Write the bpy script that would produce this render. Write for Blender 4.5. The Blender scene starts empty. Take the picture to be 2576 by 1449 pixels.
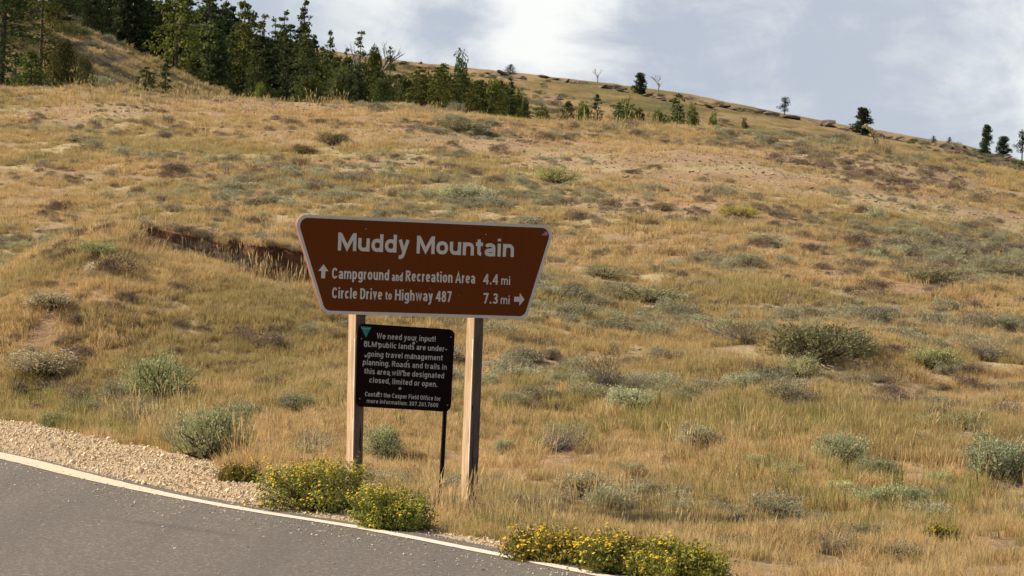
import bpy, math, random
import numpy as np
from mathutils import Vector, Matrix, Euler

# ------------------------------------------------------------------ camera, light, exposure
sc = bpy.context.scene
C = sc.collection
R = math.radians
EYE = 1.9
PITCH, ROLL, LENS = R(-0.24), R(2.05), 120.0
CAMROT = Matrix.Rotation(R(90) + PITCH, 3, 'X') @ Matrix.Rotation(ROLL, 3, 'Z')
cam_d = bpy.data.cameras.new('camera'); cam = bpy.data.objects.new('camera', cam_d); C.objects.link(cam)
cam_d.lens = LENS; cam_d.sensor_width = 36; cam_d.clip_start = 0.5; cam_d.clip_end = 12000
cam.location = (0, 0, EYE); cam.rotation_euler = CAMROT.to_euler()
cam_d.dof.use_dof = True; cam_d.dof.focus_distance = 28.5; cam_d.dof.aperture_fstop = 20
sc.camera = cam

SUN_EL, SUN_DIR = R(36), Vector((-0.97, 0.25))          # the sun stands to the left and a little beyond the sign
sd = SUN_DIR.normalized()
sun_vec = Vector((sd.x * math.cos(SUN_EL), sd.y * math.cos(SUN_EL), math.sin(SUN_EL)))
sun_l = bpy.data.lights.new('sun', 'SUN'); sun = bpy.data.objects.new('sun', sun_l); C.objects.link(sun)
sun_l.energy = 5.0; sun_l.angle = R(0.55); sun_l.color = (1.0, 0.87, 0.67)
sun.rotation_euler = sun_vec.to_track_quat('Z', 'Y').to_euler(); sun.location = (-40, 20, 60)

world = bpy.data.worlds.new('World'); sc.world = world; world.use_nodes = True
wt = world.node_tree; wt.nodes.clear()
def WN(t, **k):
    n = wt.nodes.new(t)
    for a, b in k.items(): setattr(n, a, b)
    return n
def WL(a, b): wt.links.new(a, b)
sky = WN('ShaderNodeTexSky', sky_type='NISHITA', sun_disc=False)
sky.sun_elevation = SUN_EL; sky.sun_rotation = math.atan2(sd.x, sd.y); sky.altitude = 2400; sky.air_density = 1.0
tc = WN('ShaderNodeTexCoord')
nrm = WN('ShaderNodeVectorMath', operation='NORMALIZE'); WL(tc.outputs['Generated'], nrm.inputs[0])
def wnoise(scale, detail, rough, dist, off, stretch=(1, 1, 1.8)):
    m = WN('ShaderNodeMapping'); WL(nrm.outputs[0], m.inputs['Vector'])
    m.inputs['Location'].default_value = off; m.inputs['Scale'].default_value = stretch
    n = WN('ShaderNodeTexNoise'); WL(m.outputs[0], n.inputs['Vector'])
    n.inputs['Scale'].default_value = scale; n.inputs['Detail'].default_value = detail
    n.inputs['Roughness'].default_value = rough; n.inputs['Distortion'].default_value = dist
    return n.outputs['Fac']
def wmath(op, a, b=None, clamp=False):
    n = WN('ShaderNodeMath', operation=op, use_clamp=clamp)
    for i, v in enumerate((a, b)):
        if v is None: continue
        if isinstance(v, (int, float)): n.inputs[i].default_value = v
        else: WL(v, n.inputs[i])
    return n.outputs[0]
def wramp(fac, lo, hi):
    n = WN('ShaderNodeMapRange', interpolation_type='SMOOTHSTEP', clamp=True); WL(fac, n.inputs[0])
    n.inputs[1].default_value = lo; n.inputs[2].default_value = hi
    return n.outputs[0]
def wmix(f, a, b):
    n = WN('ShaderNodeMix', data_type='RGBA')
    for s, v in ((n.inputs[0], f), (n.inputs[6], a), (n.inputs[7], b)):
        if isinstance(v, (int, float)): s.default_value = v
        elif isinstance(v, tuple): s.default_value = v + (1,)
        else: WL(v, s)
    return n.outputs[2]
# a broken cloud deck: thin lavender-grey veil with brighter billows, blue sky in the gaps
big = wnoise(2.6, 4, 0.5, 0.3, (3.1, 0.4, 1.7))
bil = wnoise(7.5, 9, 0.58, 0.35, (0.3, 5.2, 2.2), (1, 1, 1.5))
fine = wnoise(26, 8, 0.6, 0.5, (7.3, 1.2, 0.8), (1, 1, 1.5))
def bump_at(v, r0, r1):
    d = WN('ShaderNodeVectorMath', operation='DISTANCE'); WL(nrm.outputs[0], d.inputs[0])
    d.inputs[1].default_value = Vector(v).normalized()
    n = WN('ShaderNodeMapRange', interpolation_type='SMOOTHSTEP', clamp=True); WL(d.outputs['Value'], n.inputs[0])
    n.inputs[1].default_value = r0; n.inputs[2].default_value = r1; n.inputs[3].default_value = 1; n.inputs[4].default_value = 0
    return n.outputs[0]
cum = bump_at((-0.022, 1, 0.088), 0.02, 0.062)          # one big sunlit cumulus in the north
cum2 = bump_at((0.135, 1, 0.075), 0.005, 0.075)
hole = bump_at((-0.024, 1, 0.0645), 0.0, 0.034)
shape = wmath('ADD', wmath('MULTIPLY', bil, 0.68), wmath('MULTIPLY', fine, 0.32))
shape = wmath('ADD', shape, wmath('MULTIPLY', cum, 0.20))
shape = wmath('ADD', shape, wmath('MULTIPLY', cum2, 0.05))
shape = wmath('SUBTRACT', shape, wmath('MULTIPLY', hole, 0.17))
bright = wramp(shape, 0.545, 0.72)
north = bump_at((0.02, 1, 0.09), 0.25, 0.9)
cover = wramp(wmath('ADD', wmath('ADD', big, wmath('MULTIPLY', cum, 0.2)), wmath('MULTIPLY', north, 0.22)), 0.47, 0.60)
veil = wmix(bright, (5.55, 6.15, 7.35), (11.6, 11.7, 11.4))
soft = wramp(wnoise(5, 5, 0.5, 0.2, (1.3, 0.2, 5.7)), 0.3, 0.7)
veil = wmix(wmath('MULTIPLY', soft, 0.45), veil, (6.9, 7.6, 8.2))
skyc = wmix(wmath('MULTIPLY', cover, 0.97), sky.outputs[0], veil)
bg = WN('ShaderNodeBackground'); WL(skyc, bg.inputs['Color']); bg.inputs['Strength'].default_value = 0.058
out = WN('ShaderNodeOutputWorld'); WL(bg.outputs[0], out.inputs['Surface'])
sc.view_settings.view_transform = 'Standard'; sc.view_settings.look = 'None'
sc.view_settings.gamma = 1; sc.view_settings.exposure = 0.6; sc.view_settings.use_curve_mapping = False
sc.cycles.max_bounces = 6; sc.cycles.transparent_max_bounces = 4

rng = np.random.default_rng(7); random.seed(7)

# ------------------------------------------------------------------ numpy helpers
def vnoise(x, y, s, seed=0):
    x = np.asarray(x, float) * s + seed * 17.31; y = np.asarray(y, float) * s + seed * 9.77
    xi = np.floor(x).astype(np.int64); yi = np.floor(y).astype(np.int64); fx = x - xi; fy = y - yi
    fx = fx * fx * (3 - 2 * fx); fy = fy * fy * (3 - 2 * fy)
    def hsh(a, b):
        n = (a * 374761393 + b * 668265263 + seed * 1274126177) & 0xFFFFFFFF
        n = ((n ^ (n >> 13)) * 1274126177) & 0xFFFFFFFF
        return ((n ^ (n >> 16)) & 0xFFFF) / 65535.0
    return (hsh(xi, yi) * (1 - fx) + hsh(xi + 1, yi) * fx) * (1 - fy) + (hsh(xi, yi + 1) * (1 - fx) + hsh(xi + 1, yi + 1) * fx) * fy
def fbm(x, y, s, seed=0, o=4):
    a = 0; t = 0; w = 1
    for i in range(o):
        a = a + w * vnoise(x, y, s * 2 ** i, seed + i); t += w; w *= 0.5
    return a / t
def sstep(t): t = np.clip(t, 0, 1); return t * t * (3 - 2 * t)

# display pixels (2576 wide) of the photograph -> direction of view
FPX = LENS / 36 * 2576
def ray(px, py):
    v = CAMROT @ Vector(((px - 1288) / FPX, -(py - 724.5) / FPX, -1.0))
    return v / v.y                                       # per metre of depth
def at(px, py, Y):
    v = ray(px, py); return Vector((v.x * Y, Y, EYE + v.z * Y))

# edge line of the road, traced on the flat ground
LINE_PX = [(-900, 985), (-400, 1070), (0, 1151), (200, 1200), (400, 1246), (620, 1288), (900, 1333), (1200, 1391), (1500, 1452), (1760, 1500)]
line = []
for p in LINE_PX:
    v = ray(*p); Y = EYE / -v.z; line.append((v.x * Y, Y))
line = np.array(line)
d0 = line[-1] - line[-2]; d0 /= np.linalg.norm(d0)
line = np.vstack([line, line[-1] + d0 * 6, line[-1] + d0 * 40])
d1 = line[0] - line[1]; d1 /= np.linalg.norm(d1)
line = np.vstack([line[0] + d1 * 60, line])
def catmull(P, n=8):
    o = []
    for i in range(len(P) - 1):
        p0 = P[max(i - 1, 0)]; p1 = P[i]; p2 = P[i + 1]; p3 = P[min(i + 2, len(P) - 1)]
        for k in range(n):
            t = k / n
            o.append(0.5 * ((2 * p1) + (p2 - p0) * t + (2 * p0 - 5 * p1 + 4 * p2 - p3) * t * t + (3 * p1 - p0 - 3 * p2 + p3) * t ** 3))
    o.append(P[-1]); return np.array(o)
lineS = np.vstack([line[:1], catmull(line[1:-1]), line[-1:]])
lt = np.gradient(lineS, axis=0); lt /= np.linalg.norm(lt, axis=1)[:, None]
lnr = np.stack([-lt[:, 1], lt[:, 0]], 1)                 # normal to the left of travel (travel: far-left -> near-right) = the field side
lnr = np.where((lnr[:, :1] > 0), lnr, -lnr)
def sdist(x, y):
    """signed distance from the edge line, + towards the field"""
    x = np.atleast_1d(np.asarray(x, float)); y = np.atleast_1d(np.asarray(y, float))
    best = np.full(x.shape, 1e9); sg = np.ones(x.shape)
    for i in range(len(lineS) - 1):
        a = lineS[i]; b = lineS[i + 1]; ab = b - a; L = (ab ** 2).sum()
        if L < 1e-9: continue
        t = np.clip(((x - a[0]) * ab[0] + (y - a[1]) * ab[1]) / L, 0, 1)
        dx = x - a[0] - t * ab[0]; dy = y - a[1] - t * ab[1]; d = np.hypot(dx, dy)
        m = d < best; best = np.where(m, d, best); sg = np.where(m, np.sign(ab[0] * dy - ab[1] * dx), sg)
    return best * sg
_t = sdist(2.0, 34.0)[0]
SG = 1 if _t > 0 else -1
def S(x, y): return SG * sdist(x, y)
def shoulder_w(y):                                       # width of the gravel shoulder, wider further back
    return np.interp(y, [18, 22.5, 24, 27, 30, 33, 37, 42, 60], [0.2, 0.3, 0.45, 0.95, 1.5, 1.95, 2.3, 2.5, 2.6])

YC = 95.0
CREST = [(-600, 190), (0, 212), (300, 222), (600, 242), (1000, 262), (1300, 288), (1600, 306), (1900, 328), (2200, 366), (2576, 428), (3000, 500)]
RIDGE = [(-600, -60), (0, 10), (600, 95), (1000, 152), (1300, 182), (1500, 206), (1700, 230), (1850, 262), (2000, 290), (2170, 322), (2300, 343), (2400, 360), (2576, 405), (3000, 470)]
KNOLL = [(-900, -260), (-100, -110), (150, 42), (250, 85), (400, 150), (520, 203), (620, 243), (760, 300), (1000, 400), (3000, 700)]
def tab(T):
    u = []; a = []
    for px, py in T:
        v = ray(px, py); u.append(v.x); a.append(v.z)
    return np.array(u), np.array(a)
cu, ca = tab(CREST); ru, ra = tab(RIDGE); ku, ka = tab(KNOLL)

BANK_PX = [(330, 585), (385, 592), (470, 610), (560, 628), (650, 645), (760, 668), (830, 690)]   # lip of the cut bank
bank = None
YBK = 48.0
BX = []; BZ = []
for _px, _py in BANK_PX:
    _v = ray(_px, _py); BX.append(_v.x * YBK); BZ.append(EYE + _v.z * YBK)
BX = np.array(BX); BZ = np.array(BZ)
def h_base(x, y):
    z = h_raw(x, y)
    x = np.asarray(x, float); y = np.asarray(y, float)
    tgt = np.interp(x, BX, BZ) ; ref = h_raw(np.clip(x, BX[0], BX[-1]), np.full_like(x, YBK))
    wx = sstep((x - BX[0] + 4.5) / 4.5) * sstep((BX[-1] + 5.0 - x) / 5.0); wy = np.exp(-((y - YBK) / 6.5) ** 2)
    return z + (tgt - ref) * wx * wy * sstep((y - 40.5) / 4.0)
def h_raw(x, y):
    x = np.asarray(x, float); y = np.asarray(y, float)
    ys = np.maximum(y, 8.0); u = x / ys
    uc = np.clip(u, -0.32, 0.32)
    y0 = np.interp(x, [-12, -5.5, 0, 4], [46, 40, 31, 28.5])
    zc = EYE + YC * np.interp(uc, cu, ca) - 0.12
    t = (y - y0) / (YC - y0)
    up = zc * (0.78 * np.clip(t, 0, 1) ** 1.12 + 0.22 * sstep(t))
    # round over the crest
    k = 9.0
    over = np.maximum(y - (YC - k), 0)
    up = np.where(t > 0, up, 0) 
    past = zc - np.maximum(y - YC, 0) * 0.085
    field = np.where(y > YC, past, up)
    field = np.where(y > YC + 60, zc - 60 * 0.085, field)
    # far hill behind the swale
    zr = EYE + 450 * np.interp(uc, ru, ra)
    th = np.clip((y - 205) / (450 - 205), 0, 1)
    far = field * (1 - sstep(th * 1.5)) + zr * (0.65 * th + 0.35 * sstep(th))
    far = far - np.maximum(y - 450, 0) * 0.02 * (y > 450)
    far = np.maximum(far, -20)
    z = np.where(y > 205, far, field)
    # knoll in front of the forest
    zk = EYE + 180 * np.interp(uc, ku, ka)
    kk = np.exp(-((y - 182) / 38.0) ** 2)
    z = np.where((y > 105) & (y < 330), np.maximum(z, z * (1 - kk) + zk * kk), z)
    return z
def h(x, y, detail=True):
    x = np.atleast_1d(np.asarray(x, float)); y = np.atleast_1d(np.asarray(y, float))
    x, y = np.broadcast_arrays(x, y)
    z = h_base(x, y)
    if detail:
        s = S(x.ravel(), y.ravel()).reshape(x.shape) - shoulder_w(y)
        m = sstep(s / 1.5) * (y > 16)
        z = z + m * ((fbm(x, y, 0.22, 3) - 0.5) * 0.34 + (fbm(x, y, 1.1, 5, 3) - 0.5) * 0.14)
        far = sstep((y - 110) / 60)
        z = z + far * ((fbm(x, y, 0.035, 11) - 0.5) * 2.4 * sstep((440 - y) / 200) + (fbm(x, y, 0.2, 12) - 0.5) * np.where(y > 400, .35, .9))
        if bank is not None:
            yb = np.interp(x, bank[:, 0], bank[:, 1]); D = np.interp(x, bank[:, 0], bank[:, 2], left=0, right=0)
            jag = (fbm(x, x * 0, 2.4, 21) - 0.5) * 1.3; D = D * np.clip(-0.15 + 2.3 * fbm(x, x * 0, 1.3, 23, 4), 0.4, 1.4)
            dy = yb + jag - y
            wall = np.clip(dy / 0.14, 0, 1) * (1 - sstep((dy - .25) / 3.0))
            z = z - D * np.where(dy > 0, wall, 0) * (0.8 + 0.4 * fbm(x, y, 3.0, 27, 3)) + 0.25 * D * np.exp(-((dy + 0.3) / 0.7) ** 2) * (dy < 0)
    return z
_ys = np.concatenate([np.arange(17, 120, 0.1), np.arange(120, 600, 1.0)])
def ground(px, py, detail=True, near=17):
    v = ray(px, py); ys = _ys[_ys > near]
    zz = h(v.x * ys, ys, detail); hit = np.where(EYE + v.z * ys <= zz)[0]
    Y = ys[hit[0]] if len(hit) else ys[-1]
    return Vector((v.x * Y, Y, float(h(v.x * Y, Y, detail)[0])))
b = []
for (px, py), D in zip(BANK_PX, (0, .14, .20, .17, .27, .36, .34)):
    b.append((ray(px, py).x * YBK, YBK + 0.15 * math.sin(px * .02), D))
b.append((b[-1][0] + 1.6, YBK, 0.0))
bank = np.array(b)

def mesh_np(name, V, F):
    V = np.asarray(V, np.float32); F = np.asarray(F, np.int32); k = F.shape[1]
    me = bpy.data.meshes.new(name); me.vertices.add(len(V)); me.vertices.foreach_set('co', V.ravel())
    me.loops.add(F.size); me.loops.foreach_set('vertex_index', F.ravel())
    me.polygons.add(len(F)); me.polygons.foreach_set('loop_start', np.arange(0, F.size, k, dtype=np.int32))
    me.polygons.foreach_set('loop_total', np.full(len(F), k, np.int32))
    me.update(calc_edges=True); return me
def smooth(me): me.polygons.foreach_set('use_smooth', np.ones(len(me.polygons), bool)); return me
def link(name, me, mat=None, parent=None, coll=None):
    if mat and not me.materials: me.materials.append(mat)
    o = bpy.data.objects.new(name, me); (coll or C).objects.link(o)
    if parent: o.parent = parent
    return o
def tag(o, label=None, cat=None, group=None, kind=None):
    for k, v in (('label', label), ('category', cat), ('group', group), ('kind', kind)):
        if v: o[k] = v
    return o
def empty(name, loc, label, cat, group=None, rz=0):
    o = bpy.data.objects.new(name, None); C.objects.link(o); o.location = loc; o.rotation_euler = (0, 0, rz)
    o.empty_display_size = 0.2
    return tag(o, label, cat, group)
class MB:
    def __init__(s): s.v = []; s.f = []
    def add(s, V, F):
        o = len(s.v); s.v += [tuple(p) for p in V]; s.f += [tuple(i + o for i in q) for q in F]
    def box(s, c, d, rot=None):
        V = [Vector((sx * d[0] / 2, sy * d[1] / 2, sz * d[2] / 2)) for sx in (-1, 1) for sy in (-1, 1) for sz in (-1, 1)]
        if rot: V = [rot @ p for p in V]
        s.add([p + Vector(c) for p in V], [(0, 1, 3, 2), (4, 6, 7, 5), (0, 4, 5, 1), (2, 3, 7, 6), (0, 2, 6, 4), (1, 5, 7, 3)])
    def tube(s, P, r, n=5):
        P = [Vector(p) for p in P]; V = []; F = []
        for i, p in enumerate(P):
            t = (P[min(i + 1, len(P) - 1)] - P[max(i - 1, 0)]).normalized()
            a = t.cross(Vector((0.3, 0.9, 0.2))).normalized(); b_ = t.cross(a); rr = r[i] if hasattr(r, '__len__') else r
            V += [p + (a * math.cos(2 * math.pi * k / n) + b_ * math.sin(2 * math.pi * k / n)) * rr for k in range(n)]
        for i in range(len(P) - 1):
            for k in range(n): F.append((i * n + k, i * n + (k + 1) % n, (i + 1) * n + (k + 1) % n, (i + 1) * n + k))
        F.append(tuple(range(n))[::-1]); F.append(tuple((len(P) - 1) * n + k for k in range(n)))
        s.add(V, F)
    def mesh(s, name):
        me = bpy.data.meshes.new(name); me.from_pydata(s.v, [], s.f); me.update(); return me

# ------------------------------------------------------------------ materials
def newmat(name):
    m = bpy.data.materials.new(name); m.use_nodes = True; m.node_tree.nodes.clear(); return m
class NT:
    def __init__(s, m): s.t = m.node_tree
    def n(s, t, **k):
        q = s.t.nodes.new(t)
        for a, b_ in k.items(): setattr(q, a, b_)
        return q
    def l(s, a, b_): s.t.links.new(a, b_)
    def put(s, sock, v):
        if isinstance(v, (int, float)): sock.default_value = v
        elif isinstance(v, (tuple, list)): sock.default_value = tuple(v) + ((1,) if len(v) == 3 and sock.type == 'RGBA' else ())
        else: s.l(v, sock)
    def math(s, op, a, b_=0.0, clamp=False):
        q = s.n('ShaderNodeMath', operation=op, use_clamp=clamp); s.put(q.inputs[0], a); s.put(q.inputs[1], b_); return q.outputs[0]
    def mix(s, f, a, b_, bt='MIX'):
        q = s.n('ShaderNodeMix', data_type='RGBA', blend_type=bt); s.put(q.inputs[0], f); s.put(q.inputs[6], a); s.put(q.inputs[7], b_); return q.outputs[2]
    def noise(s, vec, scale, detail=4, rough=0.55, dist=0, col=False):
        q = s.n('ShaderNodeTexNoise'); s.l(vec, q.inputs['Vector']); q.inputs['Scale'].default_value = scale
        q.inputs['Detail'].default_value = detail; q.inputs['Roughness'].default_value = rough; q.inputs['Distortion'].default_value = dist
        return q.outputs['Color' if col else 'Fac']
    def mr(s, f, lo, hi, a=0, b_=1):
        q = s.n('ShaderNodeMapRange', clamp=True); s.put(q.inputs[0], f)
        for i, v in enumerate((lo, hi, a, b_)): q.inputs[i + 1].default_value = v
        return q.outputs[0]
    def ramp(s, f, stops):
        q = s.n('ShaderNodeValToRGB'); s.l(f, q.inputs[0]); e = q.color_ramp.elements
        while len(e) < len(stops): e.new(0.5)
        for i, (p, c) in enumerate(stops): e[i].position = p; e[i].color = tuple(c) + (1,)
        return q.outputs[0]
    def mapping(s, vec, scale=(1, 1, 1), rot=(0, 0, 0), loc=(0, 0, 0)):
        q = s.n('ShaderNodeMapping'); s.l(vec, q.inputs[0]); q.inputs['Scale'].default_value = scale; q.inputs['Rotation'].default_value = rot; q.inputs['Location'].default_value = loc
        return q.outputs[0]
    def bump(s, hgt, st=0.5, d=0.01):
        q = s.n('ShaderNodeBump'); s.l(hgt, q.inputs['Height']); q.inputs['Strength'].default_value = st; q.inputs['Distance'].default_value = d
        return q.outputs[0]
    def out(s, sh): o = s.n('ShaderNodeOutputMaterial'); s.l(sh, o.inputs[0])
    def bsdf(s, col, rough=0.8, nrm=None, spec=0.3, **k):
        q = s.n('ShaderNodeBsdfPrincipled'); s.put(q.inputs['Base Color'], col); s.put(q.inputs['Roughness'], rough); q.inputs['Specular IOR Level'].default_value = spec
        if nrm is not None: s.l(nrm, q.inputs['Normal'])
        for a, b_ in k.items(): s.put(q.inputs[a], b_)
        s.out(q.outputs[0]); return q
    def leaf(s, col, trans=0.35, rough=0.6, spec=0.0):
        a = s.n('ShaderNodeBsdfDiffuse'); b_ = s.n('ShaderNodeBsdfTranslucent'); m = s.n('ShaderNodeMixShader')
        s.put(a.inputs[0], col); s.put(b_.inputs[0], col); m.inputs[0].default_value = trans
        s.l(a.outputs[0], m.inputs[1]); s.l(b_.outputs[0], m.inputs[2])
        if spec:
            g = s.n('ShaderNodeBsdfGlossy'); g.inputs['Roughness'].default_value = rough; m2 = s.n('ShaderNodeMixShader'); m2.inputs[0].default_value = spec
            s.l(m.outputs[0], m2.inputs[1]); s.l(g.outputs[0], m2.inputs[2]); s.out(m2.outputs[0])
        else: s.out(m.outputs[0])
def flat(name, col, rough=0.6, spec=0.3, var=0.0, scale=8):
    m = newmat(name); t = NT(m)
    c = col
    if var:
        p = t.n('ShaderNodeTexCoord').outputs['Object']; n = t.noise(p, scale, 5)
        c = t.mix(t.mr(n, 0.3, 0.7), tuple(x * (1 - var) for x in col), tuple(min(1, x * (1 + var)) for x in col))
    t.bsdf(c, rough, None, spec); return m

def patch_noise(t, vec):                                 # the large patches of the meadow, shared by soil and grass
    a = t.noise(vec, 0.16, 4, 0.6, 0.6); b_ = t.noise(t.mapping(vec, loc=(31, 7, 3)), 0.5, 4, 0.6, 0.4); return a, b_
def soil_mat():
    m = newmat('soil'); t = NT(m); g = t.n('ShaderNodeNewGeometry').outputs['Position']
    a, b_ = patch_noise(t, g)
    f = t.noise(g, 6, 8, 0.7); f2 = t.noise(g, 1.3, 6, 0.65, 0.3); f3 = t.noise(g, 28, 4, 0.7)
    col = t.mix(t.mr(f, 0.3, 0.7), (0.24, 0.16, 0.09), (0.47, 0.33, 0.20))
    col = t.mix(t.mr(f2, 0.52, 0.70), col, (0.50, 0.285, 0.185))
    col = t.mix(t.mr(a, 0.45, 0.62), col, (0.46, 0.37, 0.21))
    # bare pinkish stony ground
    col = t.mix(t.math('MULTIPLY', t.mr(f3, 0.56, 0.64), 0.5), col, (0.50, 0.38, 0.25))
    # steep faces show red earth
    nz = t.n('ShaderNodeSeparateXYZ'); t.l(t.n('ShaderNodeNewGeometry').outputs['True Normal'], nz.inputs[0])
    steep = t.mr(nz.outputs[2], 0.93, 0.72)
    col = t.mix(steep, col, t.mix(f, (0.11, 0.045, 0.026), (0.27, 0.115, 0.06)))
    # hills beyond the meadow: grass in tan and olive, grey brush
    sx = t.n('ShaderNodeSeparateXYZ'); t.l(g, sx.inputs[0]); far = t.mr(sx.outputs[1], 105, 125)
    h1 = t.noise(t.mapping(g, (1, 0.35, 1.5)), 0.07, 7, 0.65, 0.5); h2 = t.noise(t.mapping(g, (1, 0.4, 2)), 0.55, 7, 0.7)
    hc = t.ramp(h1, [(0.36, (0.115, 0.115, 0.035)), (0.47, (0.24, 0.17, 0.06)), (0.58, (0.36, 0.25, 0.12)), (0.68, (0.22, 0.15, 0.095))])
    hc = t.mix(t.mr(h2, 0.5, 0.68), hc, (0.11, 0.085, 0.055))
    hc = t.mix(t.math('MULTIPLY', t.mr(t.noise(g, 1.6, 4, 0.7), 0.57, 0.68), 0.7), hc, (0.42, 0.34, 0.25))
    col = t.mix(far, col, hc)
    t.bsdf(col, 0.95, t.bump(t.math('ADD', f, t.math('MULTIPLY', f3, 0.35)), 1.0, 0.06), 0.1); return m
def grass_mat(name, stops, green=(0.36, 0.33, 0.12), greenamt=0.55, trans=0.45):
    m = newmat(name); t = NT(m); oi = t.n('ShaderNodeObjectInfo'); loc = oi.outputs['Location']
    a, b_ = patch_noise(t, loc)
    v = t.math('ADD', t.math('MULTIPLY', b_, 0.75), t.math('MULTIPLY', oi.outputs['Random'], 0.25))
    col = t.ramp(v, stops)
    col = t.mix(t.math('MULTIPLY', t.mr(a, 0.47, 0.60), greenamt), col, green)
    # base of the blades browner than the bleached tips
    gz = t.n('ShaderNodeSeparateXYZ'); t.l(t.n('ShaderNodeTexCoord').outputs['Object'], gz.inputs[0])
    col = t.mix(t.math('MULTIPLY', t.mr(gz.outputs[2], 0.22, 0.04), 0.35), col, (0.22, 0.13, 0.06))
    hs = t.n('ShaderNodeHueSaturation'); t.l(col, hs.inputs['Color']); t.l(t.mr(oi.outputs['Random'], 0, 1, 0.74, 1.16), hs.inputs['Value']); hs.inputs['Saturation'].default_value = 1.0
    t.leaf(hs.outputs[0], trans); return m
def brush_mat(name, c0, c1, trans=0.2, tip=None):
    m = newmat(name); t = NT(m); oi = t.n('ShaderNodeObjectInfo'); p = t.n('ShaderNodeTexCoord').outputs['Object']
    n = t.noise(p, 9, 3, 0.6); n2 = t.noise(p, 2.2, 2)
    col = t.mix(t.mr(t.math('ADD', t.math('MULTIPLY', n, 0.6), t.math('MULTIPLY', n2, 0.4)), 0.38, 0.62), c0, c1)
    hs = t.n('ShaderNodeHueSaturation'); t.l(col, hs.inputs['Color']); t.l(t.mr(oi.outputs['Random'], 0, 1, 0.72, 1.2), hs.inputs['Value'])
    t.l(t.mr(oi.outputs['Random'], 0, 1, 0.485, 0.515), hs.inputs['Hue'])
    col = t.mix(1.0, hs.outputs[0], oi.outputs['Color'], 'MULTIPLY')
    t.leaf(col, trans); return m
def bark_mat(name, c0, c1, sc_=12):
    m = newmat(name); t = NT(m); p = t.n('ShaderNodeTexCoord').outputs['Object']
    n = t.noise(t.mapping(p, (1, 1, 0.25)), sc_, 6, 0.65); t.bsdf(t.mix(t.mr(n, 0.3, 0.7), c0, c1), 0.95, t.bump(n, 0.6, 0.02), 0.1); return m

M_soil = soil_mat()
GOLD = [(0.30, (0.48, 0.34, 0.16)), (0.40, (0.74, 0.56, 0.27)), (0.5, (0.82, 0.65, 0.36)), (0.58, (0.78, 0.54, 0.24)), (0.64, (0.66, 0.54, 0.29)), (0.74, (0.86, 0.71, 0.44))]
M_gold = grass_mat('dry_grass_blades', GOLD)
M_straw = grass_mat('straw_stalks', [(0.3, (0.52, 0.38, 0.18)), (0.5, (0.66, 0.50, 0.26)), (0.7, (0.50, 0.31, 0.12))], greenamt=0.2)
M_green = grass_mat('green_grass_blades', [(0.3, (0.19, 0.21, 0.06)), (0.5, (0.34, 0.33, 0.11)), (0.7, (0.46, 0.39, 0.15))], greenamt=0.3, trans=0.45)
M_sage = brush_mat('sage_leaves', (0.24, 0.22, 0.13), (0.58, 0.55, 0.38), 0.22)
M_scrub = brush_mat('scrub_leaves', (0.24, 0.21, 0.13), (0.44, 0.42, 0.30), 0.2)
M_twig = bark_mat('sage_bark', (0.06, 0.045, 0.035), (0.17, 0.135, 0.105), 20)
M_greytwig = bark_mat('weathered_twigs', (0.20, 0.17, 0.14), (0.42, 0.38, 0.33), 20)
M_rabbit = brush_mat('flower_bush_leaves', (0.13, 0.125, 0.045), (0.38, 0.38, 0.13), 0.3)
M_yellow = flat('yellow_petals', (0.72, 0.46, 0.02), 0.7, 0.1, 0.25, 30)
M_ygreen = flat('yellow_green_buds', (0.50, 0.40, 0.05), 0.8, 0.1, 0.35, 30)
M_orange = flat('orange_flower_centres', (0.55, 0.24, 0.01), 0.8, 0.1)
M_fir = brush_mat('fir_needles', (0.05, 0.066, 0.028), (0.155, 0.172, 0.068), 0.24)
M_pine = brush_mat('pine_needles', (0.05, 0.07, 0.035), (0.13, 0.155, 0.075), 0.2)
M_broad = brush_mat('shrub_leaves', (0.09, 0.105, 0.04), (0.20, 0.22, 0.085), 0.25)
M_bark = bark_mat('fir_bark', (0.05, 0.038, 0.028), (0.14, 0.11, 0.085), 4)
M_dead = bark_mat('dead_wood', (0.16, 0.135, 0.115), (0.34, 0.31, 0.28), 4)

# ------------------------------------------------------------------ the ground sheet
def build_ground():
    ys = [-60, -30, -10, 0, 6, 12, 16]
    y = 18.0
    while y < 60: ys.append(y); y += 0.055 if 44 < y < 56 else 0.11
    while y < 112: ys.append(y); y += 0.22
    while y < 480: ys.append(y); y += 1.3
    while y < 6000: ys.append(y); y *= 1.16
    ys = np.array(ys)
    us = np.concatenate([-np.geomspace(6, 0.23, 14), np.linspace(-0.21, 0.21, 270), np.geomspace(0.23, 6, 14)])
    U, Yg = np.meshgrid(us, ys); X = U * (np.maximum(Yg, 0) + 22)
    Z = h(X, Yg)
    sv = S(X.ravel(), Yg.ravel()).reshape(X.shape)
    Z = np.where(sv < 0.0, Z - 0.0, Z)
    V = np.stack([X, Yg, Z], -1).reshape(-1, 3); nr, nc = X.shape
    i = np.arange(nr - 1)[:, None] * nc + np.arange(nc - 1)[None, :]
    F = np.stack([i, i + 1, i + nc + 1, i + nc], -1).reshape(-1, 4)
    o = link('ground', smooth(mesh_np('ground', V, F)), M_soil); o['kind'] = 'structure'
build_ground()

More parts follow.
